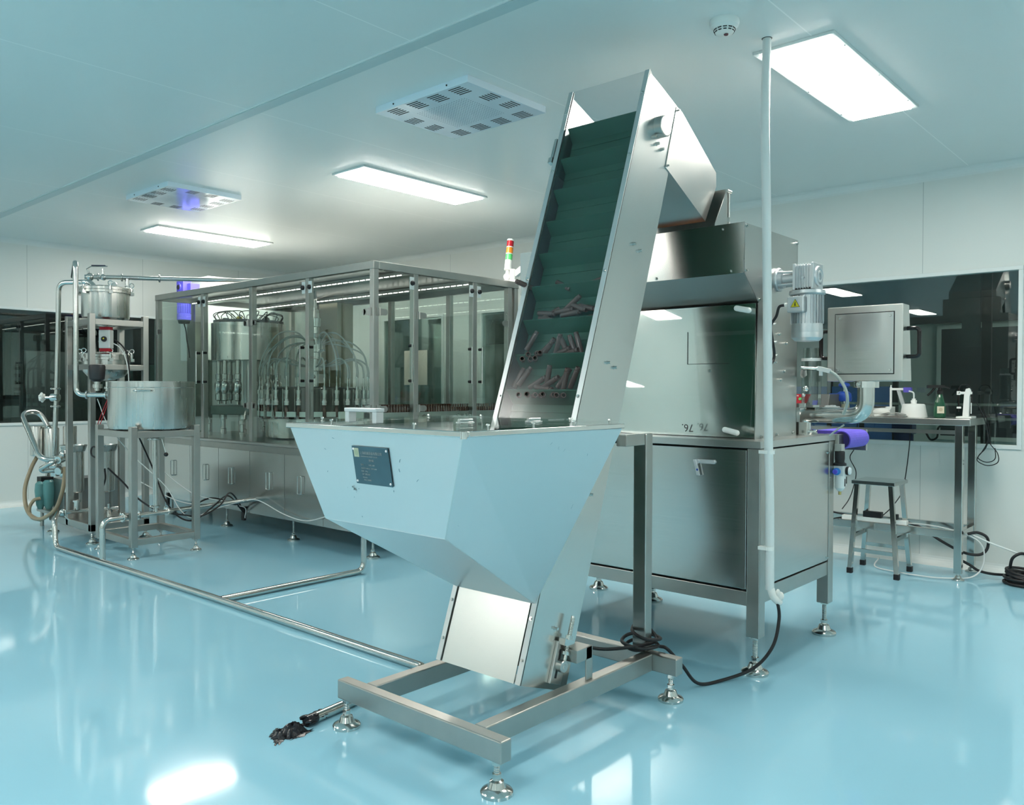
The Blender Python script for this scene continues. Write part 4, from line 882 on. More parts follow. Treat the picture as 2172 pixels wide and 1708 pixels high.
# signal lamp column and white screen arm on the roof
SL = thing('signal_tower', 'red, orange and green signal light column standing on roof rail of filling machine', 'signal light', (5.13, 4.62, ZR1))
a_ = Vector((5.13, 4.62, ZR1)); d_ = Vector((.17, .03, 1)).normalized()
b = MB(); b.lathe(a_, [(.045, 0), (.045, .012), (.03, .016)], 20); b.lathe(a_ + Vector((0, 0, .045)), [(.026, -.014), (.028, 0), (.026, .014)], 16, (-.75, -.66, 0)); b.cyl(a_ + Vector((0, 0, .01)), a_ + d_ * .13, .016, 14); b.build('swivel_foot', WHP, SL)
s_ = .105
MB().lathe(a_ + d_ * s_, [(.030, 0), (.030, .085)], 22, d_).build('housing', WHP, SL)
for m_, nm in ((GLE, 'green'), (ORA, 'orange'), (RED, 'red')):
    MB().lathe(a_ + d_ * (s_ + .085), [(.029, 0), (.029, .050)], 22, d_).build('lamp_lens', m_, SL, label='%s lamp lens' % nm)
    MB().lathe(a_ + d_ * (s_ + .135), [(.031, 0), (.031, .008)], 22, d_).build('lens_ring', WHP, SL); s_ += .058
MB().lathe(a_ + d_ * (s_ + .085), [(.030, 0), (.027, .008), (0, .010)], 22, d_).build('cap', WHP, SL)
AR = thing('screen_arm', 'white cast screen support arm on roof rail beside the signal light', 'support arm', (5.17, 4.60, ZR1))
b = MB(); b.lathe((5.17, 4.585, ZR1), [(.045, 0), (.045, .01), (.03, .02), (.028, .10), (.02, .11)], 22); b.build('pivot', WHP, AR)
b = MB(); p = Vector((5.19, 4.57, ZR1 + .07)); q_ = Vector((5.27, 4.40, ZR1 + .20)); b.obox((p + q_) / 2, q_ - p, (0, .3, 1), (1, .4, 0), (q_ - p).length / 2, .026, .03); b.build('arm', WHP, AR, .006)
b = MB(); b.prism([(q_.y + .02, q_.z - .12), (q_.y + .02, q_.z + .04), (q_.y - .01, q_.z + .08), (q_.y - .14, q_.z + .08), (q_.y - .14, q_.z - .20), (q_.y - .05, q_.z - .20)], q_.x - .03, q_.x + .04, 'x'); b.build('head', WHP, AR, .006)
# ------------------------------------------------------------------ cap feeder tower with blue gear motor behind the filler
CF = thing('cap_feeder', 'tall white-panelled cap feeder with blue gear motor beyond filling machine', 'machine', (4.35, 8.35, 0))
MB().box(4.20, 4.33, 8.12, 8.30, .20, 2.20).build('column', ST, CF, .003)
MB().box(4.33, 5.10, 8.10, 8.70, 1.5, 2.38).build('cap_bin', TRM, CF, .004)
for (x, y) in ((4.40, 8.2), (5.0, 8.2), (4.4, 8.6), (5.0, 8.6)): MB().box(x - .02, x + .02, y - .02, y + .02, 0, 1.5).build('leg', STF, CF)
b = MB(); mx, my = 4.12, 8.20
b.box(mx - .045, mx + .045, my - .07, my + .07, 2.16, 2.31); b.lathe((mx - .045, my + .015, 2.245), [(.045, 0), (.040, .008)], 20, (-1, 0, 0)); b.box(mx, mx + .10, my - .14, my - .06, 2.19, 2.28); b.lathe((mx, my, 2.16), [(.07, 0), (.07, .015)], 24, (0, 0, -1)); b.build('gearbox', BLU, CF, .003)
MB().lathe((mx - .054, my + .015, 2.245), [(.026, 0), (.024, .003)], 20, (-1, 0, 0)).build('shaft_end', BLK, CF)
b = MB(); b.lathe((mx, my, 2.145), [(.058, 0), (.060, .06), (.058, .17), (.070, .175), (.070, .235), (.062, .238)], 28, (0, 0, -1))
for k in range(18): a = 2 * PI * k / 18; b.obox((mx + .062 * math.cos(a), my + .062 * math.sin(a), 2.06), (math.cos(a), math.sin(a), 0), (-math.sin(a), math.cos(a), 0), (0, 0, 1), .006, .002, .08)
b.build('motor', BLU, CF); MB().lathe((mx, my, 1.907), [(.062, 0), (.052, .035)], 24, (0, 0, -1)).build('fan_cover', DGR, CF)
b = MB(); b.curve([(mx, my, 1.87), (mx + .02, my, 1.80), (mx + .03, my, 1.70), (mx + .05, my, 1.60), (mx + .06, my, 1.52)], .006, 8); b.build('motor_cable', BLK, CF)
# ------------------------------------------------------------------ pot on its stand
PS = thing('pot_stand', 'low square steel stand carrying the open stock pot', 'stand', (2.765, 6.06, 0))
SX, SYs = (2.511, 2.972), (5.764, 6.325); W = .046
for x in SX:
    for y in SYs:
        MB().box(x, x + W, y, y + W, .085, .932).build('leg', STF, PS, .003); foot(x + W / 2, y + W / 2, .088, PS, .8)
for z0, z1 in ((.100, .145), (.852, .898)):
    for y in SYs: MB().box(SX[0] + W, SX[1], y + .002, y + W - .002, z0, z1).build('cross_rail', STF, PS, .002)
    for x in SX: MB().box(x + .002, x + W - .002, SYs[0] + W, SYs[1], z0, z1).build('cross_rail', STF, PS, .002)
pcx, pcy = 2.785, 6.035
POT = thing('stock_pot', 'big open cylindrical steel pot standing on the low steel stand', 'pot', (pcx, pcy, .900))
b = MB(); R_ = .298
b.lathe((pcx, pcy, .900), [(0, 0), (R_ - .03, 0), (R_ - .008, .010), (R_, .035), (R_, .345), (R_ + .010, .346), (R_ + .010, .352), (R_ - .004, .352), (R_ - .004, .035), (R_ - .03, .012), (0, .010)], 72, caps=False); b.build('body', STC, POT)
MB().lathe((pcx, pcy, 1.205), [(R_ + .0005, 0), (R_ + .002, .002), (R_ + .0005, .004)], 72, caps=False).build('bead', STP, POT)
for a in (math.radians(234), math.radians(54)):
    rd = Vector((math.cos(a), math.sin(a), 0)); tg = Vector((-math.sin(a), math.cos(a), 0)); c = Vector((pcx, pcy, 1.185)) + rd * R_
    b = MB(); b.tube([c + tg * .062, c + tg * .055 + rd * .035, c - tg * .055 + rd * .035, c - tg * .062], .006, .025, 10); b.obox(c + tg * .062, tg, (0, 0, 1), rd, .016, .012, .003); b.obox(c - tg * .062, tg, (0, 0, 1), rd, .016, .012, .003); b.build('pot_handle', STP, POT)
MB().cyl((2.76, 5.975, .84), (2.76, 5.975, .898), .014, 10).build('drain_stub', STP, POT)
# ------------------------------------------------------------------ floor-level pipework
def clampring(c, d, r, parent, nm='pipe_clamp'):
    c = Vector(c); d = Vector(d).normalized(); b = MB(); b.lathe(c - d * .007, [(r * 1.55, 0), (r * 1.75, .003), (r * 1.75, .011), (r * 1.55, .014)], 18, d)
    u = d.orthogonal().normalized(); 
    if abs(u.z) < .5: u = d.cross(u).normalized()
    if u.z < 0: u = -u
    b.cyl(c + u * r * 1.6 - d.cross(u) * .012, c + u * r * 1.6 + d.cross(u) * .012, r * .35, 8); b.sph(c + u * r * 2.0, r * .42, 8); return b.build(nm, STP, parent)
DP = thing('drain_pipe', 'long polished steel pipe along the floor from the tanks to under elevator', 'pipe', (2.34, 4.5, 0))
pr_ = .0185
b = MB(); b.tube([(2.44, 6.87, .235), (2.315, 6.87, .235), (2.315, 6.58, .235)][:0] + [(2.47, 6.98, .215), (2.315, 6.62, .215), (2.310, 6.58, .020), (2.345, 4.30, .020), (2.352, 2.56, .020), (1.69, 2.47, .020)], pr_, .06, 20, 8); b.build('main_run', STP, DP)
b = MB(); b.tube([(2.352, 4.262, .020), (3.352, 4.262, .020), (3.352, 4.262, .250), (3.352, 4.56, .250)][:3], pr_, .06, 20, 8); b.build('branch_run', STP, DP)
# second riser with horizontal run below the pot
b = MB(); b.tube([(2.332, 5.80, .022), (2.332, 5.80, .300), (2.62, 5.85, .298), (3.66, 6.08, .290)], pr_, .06, 20, 8); b.build('riser_run', STP, DP)
clampring((2.48, 5.828, .299), (.98, .17, 0), pr_, DP); clampring((2.60, 5.848, .299), (.98, .17, 0), pr_, DP); clampring((2.83, 5.90, .297), (.98, .2, 0), pr_, DP)
b = MB(); b.cyl((2.735, 5.875, .30), (2.735, 5.890, .842), .017, 18); b.build('pot_riser', STP, DP)
clampring((2.735, 5.877, .345), (0, 0, 1), pr_, DP); clampring((2.735, 5.889, .835), (0, 0, 1), pr_ * 1.15, DP)
b = MB(); b.cyl((2.77, 5.85, .835), (2.79, 5.83, .73), .0035, 8); b.build('lever', STP, DP); MB().sph((2.79, 5.828, .722), .0155, 14).build('lever_knob', BLG, DP)
# grease-smeared pipe end and the lump on the floor
b = MB(); rr = random.Random(21)
NU = 22
vs = []; fs = []
pts2 = []
gx, gy = 1.575, 2.478
def blob(cx, cy, rx, ry, h, yaw, seed, b):
    q_ = random.Random(seed); n = 26; rings = 6; vs = []; fs = []
    rad = [1 + q_.uniform(-.35, .35) for _ in range(n)]
    for j in range(rings + 1):
        t = j / rings
        for i in range(n):
            a = 2 * PI * i / n; r = (1 - t) ** .8 * (rad[i] * (1 - t) + t)
            x = rx * r * math.cos(a); y = ry * r * math.sin(a); z = h * math.sin(t * PI / 2) * (1 + q_.uniform(-.18, .18)) + .0008
            vs.append((cx + x * math.cos(yaw) - y * math.sin(yaw), cy + x * math.sin(yaw) + y * math.cos(yaw), z))
    for j in range(rings):
        for i in range(n): i2 = (i + 1) % n; fs.append((j * n + i, j * n + i2, (j + 1) * n + i2, (j + 1) * n + i))
    b.add(vs, fs, True)
blob(1.625, 2.462, .060, .034, .034, .15, 3, b); blob(1.585, 2.475, .045, .030, .020, .6, 4, b); blob(1.64, 2.425, .05, .014, .003, .2, 8, b); blob(1.66, 2.50, .045, .016, .004, -.2, 9, b); blob(1.56, 2.445, .035, .018, .004, .9, 10, b); blob(1.60, 2.52, .02, .012, .003, .9, 12, b)
o = b.build('grease_lump', GRS); tag(centred(o), 'smeared lump of black grease on the blue floor at open pipe end', 'grease')
b = MB(); q2 = random.Random(6)
for k in range(26):
    u_ = q2.random() ** 1.6 * .12; a = q2.uniform(-.6, PI + .6); b.sph((1.685 + u_, 2.470 + u_ * .135 + .0185 * math.cos(a), .020 + .0185 * math.sin(a)), q2.uniform(.003, .009) * (1.2 - u_ * 5), 8, (1.8, 1, .5))
b.lathe((1.688, 2.470, .020), [(0, 0), (.020, -.001), (.0205, .03), (.019, .045)], 16, (1, .135, 0), caps=False); b.build('pipe_end_grease', GRS, DP)
# ------------------------------------------------------------------ tank skid
TS = thing('tank_skid', 'steel rack on levelling feet carrying two domed tanks and actuator', 'tank rack', (2.78, 7.0, 0))
lx = (2.555, 2.965); ly = (6.575, 7.375)
for x in (2.555, 2.965):
    for y, zt in ((6.575, 1.775), (7.02, 1.775)):
        MB().box(x, x + .044, y, y + .044, .10, zt).build('post', STF, TS, .003)
for y in (6.577, 7.022): MB().box(2.599, 2.965, y, y + .040, 1.690, 1.735).build('upper_rail', STF, TS, .002)
for x in (2.557, 2.967): MB().box(x, x + .040, 6.619, 7.02, 1.690, 1.735).build('upper_rail', STF, TS, .002)
for y in (6.577, 7.022): MB().box(2.599, 2.965, y, y + .040, 1.345, 1.385).build('middle_rail', STF, TS, .002)
for x in (2.557, 2.967): MB().box(x, x + .040, 6.619, 7.02, 1.345, 1.385).build('middle_rail', STF, TS, .002)
for a in ((2.555, 2.600, 6.575, 7.42), (2.965, 3.010, 6.575, 7.42), (2.600, 2.965, 6.575, 6.620), (2.600, 2.965, 7.375, 7.42)): MB().box(*a, .100, .155).build('base_rail', STF, TS, .003)
MB().box(2.600, 2.965, 6.620, 7.375, .140, .150).build('deck', ST, TS)
for x in (2.577, 2.987):
    for y in (6.597, 7.395): foot(x, y, .105, TS, .95)
tcx, tcy = 2.775, 6.82
def eyebolt(c, d, parent, h=.05):
    c = Vector(c); b = MB(); b.cyl(c, c + Vector((0, 0, h)), .007, 8); b.lathe(c + Vector((0, 0, h * .4)), [(.011, 0), (.011, .02)], 10)
    pts = [c + Vector((0, 0, h + .015)) + Vector((-.751, .66, 0)) * (.017 * math.cos(t * PI / 7)) * -1 * 1 + Vector((0, 0, .017 * math.sin(t * PI / 7))) for t in range(15)]
    b.tube(pts, .004, 0, 8); b.build('eye_bolt', STP, parent)
def tank(z0, zt, zd, nm, dome=.06):
    b = MB(); b.lathe((tcx, tcy, 0), [(0, zd), (.06, zd + .004), (.13, zd + .03), (.172, z0), (.176, z0 + .02), (.176, zt - .05), (.196, zt - .049), (.196, zt - .030), (.193, zt - .028), (.196, zt - .026), (.196, zt - .008), (.18, zt - .006), (.17, zt), (.10, zt + .012), (0, zt + .016)], 56, caps=False)
    t_ = b.build(nm, STC, TS)
    for k in range(6):
        a = 2 * PI * k / 6 + .3; x, y = tcx + .20 * math.cos(a), tcy + .20 * math.sin(a)
        b = MB(); b.box(x - .014, x + .014, y - .014, y + .014, zt - .062, zt - .038); b.build('clamp_lug', STP, t_); eyebolt((x, y, zt - .05), None, t_, .055)
    return t_
T1 = tank(1.76, 2.005, 1.690, 'upper_tank'); T2 = tank(1.335, 1.475, 1.262, 'lower_tank')
b = MB(); b.box(tcx - .21, tcx + .21, tcy - .030, tcy + .03, 1.735, 1.748); b.build('tank_bracket', STF, TS)
# pneumatic actuator between the tanks
RG = Vector((.664, -.748, 0)); FW = Vector((.748, .664, 0)); ACC = Vector((2.715, 6.668, 1.585))
ac = MB().obox(ACC, RG, FW, (0, 0, 1), .044, .032, .072).build('valve_actuator', mat('silver_actuator', (.62, .65, .64), .4, .2), TS, .005)
for dz in (-.084, .084): MB().obox(ACC + Vector((0, 0, dz)), RG, FW, (0, 0, 1), .041, .029, .0125).build('end_cap', RED, ac, .004, label='red end cap')
MB().lathe(ACC - FW * .032, [(.022, 0), (.020, .012)], 20, -FW).build('position_dial', BLK, ac)
MB().lathe(ACC - FW * .044 + Vector((0, 0, .003)), [(.006, 0), (.005, .002)], 12, -FW).build('dial_mark', YEL, ac)
b = MB(); b.cyl((2.775, 6.82, 1.475), (2.775, 6.82, 1.70), .02, 14); b.cyl(ACC + FW * .03, (2.775, 6.82, 1.585), .014, 10); b.build('valve_stem', STP, TS)
b = MB(); b.tube([(2.66, 6.80, 1.70), (2.66, 6.80, 1.60), (2.70, 6.86, 1.50), (2.70, 6.86, 1.46)], .02, .05, 14); b.lathe((2.66, 6.80, 1.62), [(.03, 0), (.034, .02), (.03, .04)], 16); b.build('drop_pipe', STP, TS)
# black-capped valve below and its piping
b = MB(); b.lathe((2.575, 6.49, 1.250), [(.030, 0), (.052, .02), (.056, .06), (.058, .115), (.052, .128), (0, .130)], 32); b.build('black_actuator_cap', mat('ribbed_black', (.02, .022, .025), .45), TS)
b = MB(); b.lathe((2.575, 6.49, 1.180), [(.022, 0), (.022, .02), (.036, .022), (.036, .05), (.024, .052), (.024, .07)], 20); b.lathe((2.63, 6.44, 1.165), [(.016, 0), (.016, .03), (.026, .032), (.026, .045), (.016, .047), (.016, .09)], 16); b.build('valve_body', STP, TS)
TP = thing('transfer_pipe', 'polished steel pipe looping high over the tanks and down to the pot valve', 'pipe', (2.45, 6.55, 1.1))
b = MB(); b.tube([(2.560, 6.92, 2.06), (2.545, 6.86, 2.075), (2.445, 6.545, 2.155), (2.445, 6.545, 1.150), (2.60, 6.385, 1.150), (2.66, 6.32, 1.150)][1:], .0185, .06, 20, 8); b.build('tube', STP, TP)
for c, d in (((2.50, 6.49, 1.15), (.7, -.7, 0)), ((2.60, 6.385, 1.15), (.7, -.7, 0)), ((2.66, 6.32, 1.15), (.7, -.7, 0))): clampring(c, d, .0185, TP)
b = MB(); b.lathe((2.66, 6.315, 1.15), [(.030, 0), (.030, .02), (.022, .03), (.018, .06)], 20, (.7, -.7, .1)); b.obox((2.675, 6.29, 1.09), (.2, -.1, 1), (.7, -.7, 0), (0, 0, 1), .030, .008, .008); b.build('valve_end', STP, TP)
# left vertical pipe with sample valve
VP = thing('supply_pipe', 'tall bent steel pipe at far left with white hand valve', 'pipe', (2.67, 7.54, .5))
b = MB(); b.tube([(2.86, 7.20, 2.02), (2.84, 7.28, 2.10), (2.675, 7.52, 2.095), (2.665, 7.55, 1.2), (2.645, 7.57, .60)], .0205, .07, 20, 8); b.build('tube', STP, VP)
for z in (1.195, 1.045, .62): clampring((2.66, 7.55, z), (0, 0, 1), .0205, VP)
b = MB(); b.lathe((2.655, 7.56, 1.12), [(.034, -.03), (.036, 0), (.034, .03)], 16, (-.6, .75, 0)); b.cyl((2.65, 7.57, 1.12), (2.60, 7.64, 1.12), .012, 10); b.build('sample_valve', STP, VP); b = MB(); b.sph((2.655, 7.56, .54), .05, 16); b.lathe((2.655, 7.56, .45), [(.04, 0), (.045, .04)], 16); b.build('ball_valve', STP, VP)
b = MB(); hc = Vector((2.585, 7.655, 1.12)); hd = Vector((-.6, .75, 0)).normalized()
b.lathe(hc, [(.012, -.02), (.032, -.012), (.032, .012), (.012, .016)], 10, hd)
for k in range(6): a = 2 * PI * k / 6; u = hd.orthogonal().normalized(); v = hd.cross(u); b.sph(hc + (u * math.cos(a) + v * math.sin(a)) * .032, .012, 10)
b.build('hand_knob', WHP, VP)
# high horizontal pipe to the filler
HP = thing('overhead_pipe', 'straight polished pipe running from tank lid over roof of the filling machine', 'pipe', (3.0, 7.0, 2.1))
A1_, B1_ = Vector((2.84, 7.13, 2.125)), Vector((4.36, 6.32, 2.165)); dv = (B1_ - A1_).normalized()
b = MB(); b.tube([A1_ - dv * .10, B1_, B1_ - Vector((0, 0, .18))], .0185, .05, 18, 8); b.build('tube', STP, HP)
for t_ in (.0, .18, .47): clampring(A1_ + dv * t_, dv, .0185, HP)
tp = A1_ + dv * .22; b = MB(); b.cyl(tp, Vector((tp.x, tp.y, 2.0)), .017, 14); b.build('tee_leg', STP, HP); clampring((tp.x, tp.y, 2.035), (0, 0, 1), .020, HP)
b = MB(); c = A1_ + dv * .04; b.cyl(c, c + Vector((0, 0, .07)), .010, 10); b.sph(c, .028, 12); c2 = A1_ - dv * .06; b.sph(c2, .034, 12); b.cyl(c2, c2 + Vector((-.02, 0, .06)), .008, 8); b.tube([c2 + Vector((-.03, 0, .06)), c2 + Vector((.0, -.02, .085)), c2 + Vector((.10, -.10, .09))], .004, .01, 8); b.build('ball_valve', STP, HP)
b = MB(); b.obox(A1_ + Vector((.01, -.04, .092)) - dv * .02, (.72, -.69, 0), (.69, .72, 0), (0, 0, 1), .055, .009, .004); b.build('lever_grip', mat('navy_grip', (.01, .015, .05), .4), HP)
b = MB(); c = A1_ + dv * .12 - Vector((0, 0, .06)); b.lathe(c, [(.024, -.010), (.024, .010)], 18, (-.75, -.66, 0)); b.build('clear_gauge', mat('clear_gauge', (.62, .68, .66), .2), HP)
# chambers, filters, hoses, pump box on the left
FU = thing('filter_unit', 'pair of upright steel filter housings with bent pipes, behind the tank rack legs', 'filter', (2.85, 7.3, 0))
for (x, y, r) in ((2.70, 7.29, .088), (2.905, 7.185, .092)):
    zt = .72
    b = MB(); b.lathe((x, y, .330), [(r * .75, 0), (r * .9, .01), (r * .92, .34), (r, .345), (r * 1.15, .385), (r * 1.18, .390), (r * 1.18, .396), (r * 1.0, .397), (r * .9, .38), (r * .9, .36), (0, .35)], 36); b.build('filter_housing', STC, FU)
    b = MB()
    for k in range(3): a = 2 * PI * k / 3; b.box(x + r * .6 * math.cos(a) - .01, x + r * .6 * math.cos(a) + .01, y + r * .6 * math.sin(a) - .01, y + r * .6 * math.sin(a) + .01, .15, .335)
    b.build('filter_legs', ST, FU)
b = MB(); b.lathe((2.575, 7.20, .62), [(.030, 0), (.030, .045)], 18, (-.8, -.5, -.1)); b.lathe((2.575, 7.20, .53), [(.030, 0), (.030, .045)], 18, (-.8, -.5, -.1)); b.tube([(2.60, 7.22, .615), (2.50, 7.17, .605), (2.44, 7.27, .545), (2.46, 7.28, .525), (2.60, 7.24, .53)], .0185, .04, 16); b.sph((2.59, 7.2, .66), .035, 12); b.sph((2.59, 7.2, .50), .035, 12); b.build('inlet_manifold', STP, FU)
MB().lathe((2.548, 7.183, .617), [(.013, 0), (.013, .002)], 16, (-.8, -.5, -.1)).build('open_bore', BLK, FU)
LP_ = thing('return_pipe', 'bent steel pipe hooking up and over at far left edge', 'pipe', (2.6, 7.8, .6))
b = MB(); b.tube([(2.58, 7.24, .612), (2.47, 7.35, .615), (2.50, 7.90, .985), (2.66, 7.95, 1.00), (2.72, 7.88, .84)], .0215, .085, 20, 10); b.build('tube', STP, LP_)
clampring((2.705, 7.89, .865), (.1, -.1, -1), .0215, LP_)
CH = thing('silencer_cylinders', 'two upright steel cylinders under the hooked pipe at far left', 'cylinder', (2.72, 7.9, .1))
for (x, y, r, z0) in ((2.655, 7.985, .055, .600), (2.745, 7.905, .060, .585), (2.86, 7.80, .055, .60)):
    MB().lathe((x, y, z0), [(r * .9, 0), (r, .008), (r, .255), (r * .95, .262)], 28).build('cylinder', STC, CH)
b = MB(); b.cyl((2.72, 7.93, .14), (2.72, 7.93, .59), .018, 14); b.cyl((2.83, 7.83, .14), (2.83, 7.83, .60), .024, 14); b.build('stand_pipe', STP, CH)
PB = thing('pump_box', 'grey steel pump housing with teal front behind tank rack', 'pump', (2.78, 7.68, 0))
MB().box(2.685, 3.14, 7.46, 7.70, .155, .425).build('housing', mat('dark_housing_steel', (.34, .34, .33), .3, 1, noise=.1), PB, .004)
b = MB(); b.lathe((2.655, 7.715, .155), [(.022, 0), (.042, .04), (.052, .18), (.045, .235), (.03, .25)], 20); b.build('teal_bowl', mat('teal_paint', (.10, .26, .26), .35), PB)
b = MB(); b.lathe((2.60, 7.75, .155), [(.02, 0), (.034, .04), (.045, .16), (.040, .22), (.02, .24)], 20); b.build('teal_bowl', MATS['teal_paint'], PB)
MB().box(2.60, 2.70, 7.73, 7.83, .20, .43).build('bracket', BLK, PB); b = MB(); b.box(2.6, 3.14, 7.46, 7.84, .13, .155)
for (x, y) in ((2.63, 7.80), (3.1, 7.80), (3.1, 7.5)): b.cyl((x, y, 0), (x, y, .13), .015, 10)
b.build('base_plate', STF, PB)
o = MB().curve([(2.66, 8.0, .59), (2.60, 7.96, .50), (2.53, 7.90, .34), (2.50, 7.80, .20), (2.50, 7.68, .12), (2.52, 7.50, .105), (2.56, 7.30, .20), (2.575, 7.20, .34), (2.585, 7.17, .46), (2.59, 7.17, .56)], .0165, 14, 10).build('suction_hose', HOS); tag(centred(o), 'brownish clear hose hanging in a wide loop at far left', 'hose')
o = MB().curve([(2.585, 7.70, .255), (2.54, 7.72, .24), (2.51, 7.74, .17), (2.51, 7.68, .10), (2.545, 7.58, .085)], .014, 12, 8).build('short_hose', HOS); tag(centred(o), 'short brownish hose curling from the teal bowl', 'hose')
# valve cluster on the deck of the rack
b = MB(); b.cyl((2.46, 6.98, .215), (2.90, 6.90, .215), .0165, 14); b.lathe((2.60, 6.955, .23), [(.022, 0), (.022, .06), (.030, .062), (.030, .075)], 18); b.sph((2.50, 6.975, .215), .03, 12); b.sph((2.70, 6.94, .215), .034, 12); b.cyl((2.70, 6.94, .21), (2.72, 6.92, .28), .010, 8); b.lathe((2.83, 6.91, .15), [(.02, 0), (.024, .06), (.014, .07), (.014, .11)], 14)
b.tube([(2.51, 6.94, .235), (2.50, 6.92, .19), (2.52, 6.90, .16)], .006, 0, 8); b.build('valve_cluster', STP, TS)
# cables and small tubes hanging in the frames
def cable(name, pts, r, m, label, cat='cable'):
    o = MB().curve(pts, r, 8, 8).build(name, m); return tag(centred(o), label, cat)
cable('signal_wire', [(2.60, 6.36, 1.12), (2.575, 6.40, 1.02), (2.555, 6.43, .93), (2.55, 6.44, .86), (2.56, 6.42, .78), (2.575, 6.40, .74)], .003, RED, 'thin red wire bundle hanging from pot valve beside the rack leg', 'wire')
cable('signal_wire', [(2.60, 6.35, 1.10), (2.57, 6.38, .98), (2.545, 6.41, .88), (2.545, 6.43, .80), (2.57, 6.41, .735)], .003, RED, 'second thin red wire hanging just left of the first one', 'wire')
cable('looped_cable', [(2.57, 6.40, .735), (2.53, 6.46, .76), (2.52, 6.46, .70), (2.555, 6.40, .66), (2.56, 6.385, .58), (2.545, 6.40, .50), (2.555, 6.37, .45), (2.575, 6.35, .52), (2.575, 6.36, .60)], .0065, BLK, 'black cable tied in a hanging loop between the rack and the pot stand')
cable('sagging_cable', [(2.60, 6.36, .60), (2.66, 6.25, .50), (2.72, 6.12, .38), (2.80, 5.98, .30), (2.95, 5.85, .26), (3.05, 5.80, .25), (3.25, 5.9, .30), (3.45, 6.1, .36), (3.64, 6.24, .20)], .0065, BLK, 'black cable sagging through the pot stand towards the filling machine')
cable('second_sagging_cable', [(2.80, 6.30, .84), (2.84, 6.15, .60), (2.87, 6.0, .36), (2.93, 5.90, .24), (3.02, 5.84, .22), (3.2, 5.92, .29), (3.42, 6.08, .34), (3.64, 6.23, .17)], .006, BLK, 'second black cable dropping behind the pot stand front leg')
cable('air_tube', [(2.58, 6.50, 1.12), (2.62, 6.40, .92), (2.72, 6.22, .70), (2.86, 6.00, .48), (2.93, 5.9, .30), (3.0, 5.84, .235), (3.2, 5.95, .26), (3.5, 6.0, .30)], .0035, WPV, 'thin white air tube running diagonally through the pot stand', 'tube')
cable('air_tube', [(2.98, 6.45, .62), (3.12, 6.3, .44), (3.25, 6.2, .34), (3.5, 6.1, .28), (3.60, 5.95, .30), (3.62, 5.6, .22), (3.62, 5.3, .20), (3.62, 5.0, .27)], .004, WPV, 'white air tube drooping along the foot of the filling machine doors', 'tube')
cable('air_tube', [(2.95, 6.6, .45), (3.15, 6.4, .30), (3.35, 6.25, .25), (3.62, 6.2, .22), (3.65, 6.22, .12)], .004, WPV, 'white air tube ending at the black clamp of the filling machine', 'tube')
cable('looped_black_cable', [(3.66, 6.24, .19), (3.56, 6.22, .24), (3.42, 6.20, .30), (3.30, 6.18, .32), (3.12, 6.1, .28), (3.0, 6.0, .25)], .007, BLK, 'thick black cable arching out of the clamp on the filling machine')
cable('tank_hose', [(2.70, 6.77, 1.60), (2.78, 6.66, 1.58), (2.83, 6.59, 1.50), (2.845, 6.57, 1.40), (2.85, 6.56, 1.28)], .006, BLK, 'black air hose from the silver actuator down past the lower tank', 'hose')
cable('tank_hose', [(2.70, 6.77, 1.57), (2.77, 6.65, 1.55), (2.81, 6.58, 1.48), (2.83, 6.55, 1.36), (2.835, 6.54, 1.22)], .004, WPV, 'white air tube from the silver actuator down past the lower tank', 'tube')
# little white knob lying on the floor
tag(MB().sph((0, 0, .012), .012, 12).build('floor_knob', WHP), 'tiny white knob lying on floor beneath the tank rack', 'knob').location = (2.70, 6.85, 0)
# ------------------------------------------------------------------ work table along the right wall
TB = thing('work_table', 'tall stainless work table along the right wall, crowded with lab items', 'table', (5.95, 2.0, 0))
tx0, tx1, ty0, ty1, tz = 5.71, 6.135, 1.262, 2.85, 1.026
b = MB(); b.box(tx0, tx1, ty0, ty1, tz - .042, tz); b.build('table_top', ST, TB, .003)
for x in (5.74, 6.075):
    for y in (1.310, 2.75):
        MB().box(x, x + .046, y, y + .046, .045, tz - .042).build('leg', STP, TB, .003); foot(x + .023, y + .023, .05, TB, .75)
MB().box(5.745, 5.78, 1.356, 2.75, .265, .315).build('stretcher', STP, TB, .002); MB().box(6.08, 6.115, 1.356, 2.75, .265, .315).build('stretcher', STP, TB, .002); MB().box(5.786, 6.075, 1.315, 1.350, .265, .315).build('stretcher', STP, TB, .002)
MB().box(5.78, 5.80, 1.356, 2.75, .925, .95).build('apron_rail', STF, TB)
# stool
SL_ = thing('stool', 'small rectangular steel stool with splayed legs and black rubber tips', 'stool', (5.69, 1.78, 0))
b = MB(); b.box(5.548, 5.832, 1.655, 1.925, .588, .612); b.build('seat', STM, SL_, .002)
feet_ = ((5.535, 1.925), (5.845, 1.945), (5.522, 1.628), (5.835, 1.640)); tops = ((5.575, 1.895), (5.80, 1.895), (5.575, 1.685), (5.80, 1.685))
for (fx, fy), (ux, uy) in zip(feet_, tops):
    d = Vector((ux - fx, uy - fy, .588)); L = d.length
    c = (Vector((fx, fy, .02)) + Vector((ux, uy, .588))) / 2; dd = Vector((ux - fx, uy - fy, .568)); b = MB(); b.obox(c, (1, 0, -dd.x / dd.z), (0, 1, -dd.y / dd.z), dd, .0135, .0135, dd.length / 2); b.build('leg', STP, SL_)
    b = MB(); b.box(fx - .0165, fx + .0165, fy - .0165, fy + .0165, 0, .036); b.build('rubber_tip', BLK, SL_, .002)
def rung(i, j, z):
    a = Vector((*feet_[i], 0)).lerp(Vector((*tops[i], .588)), z / .588); c = Vector((*feet_[j], 0)).lerp(Vector((*tops[j], .588)), z / .588)
    b = MB(); b.obox((a + c) / 2, c - a, (0, 0, 1), (c - a).cross(Vector((0, 0, 1))), (c - a).length / 2 - .012, .012, .008); b.build('rung', STP, SL_)
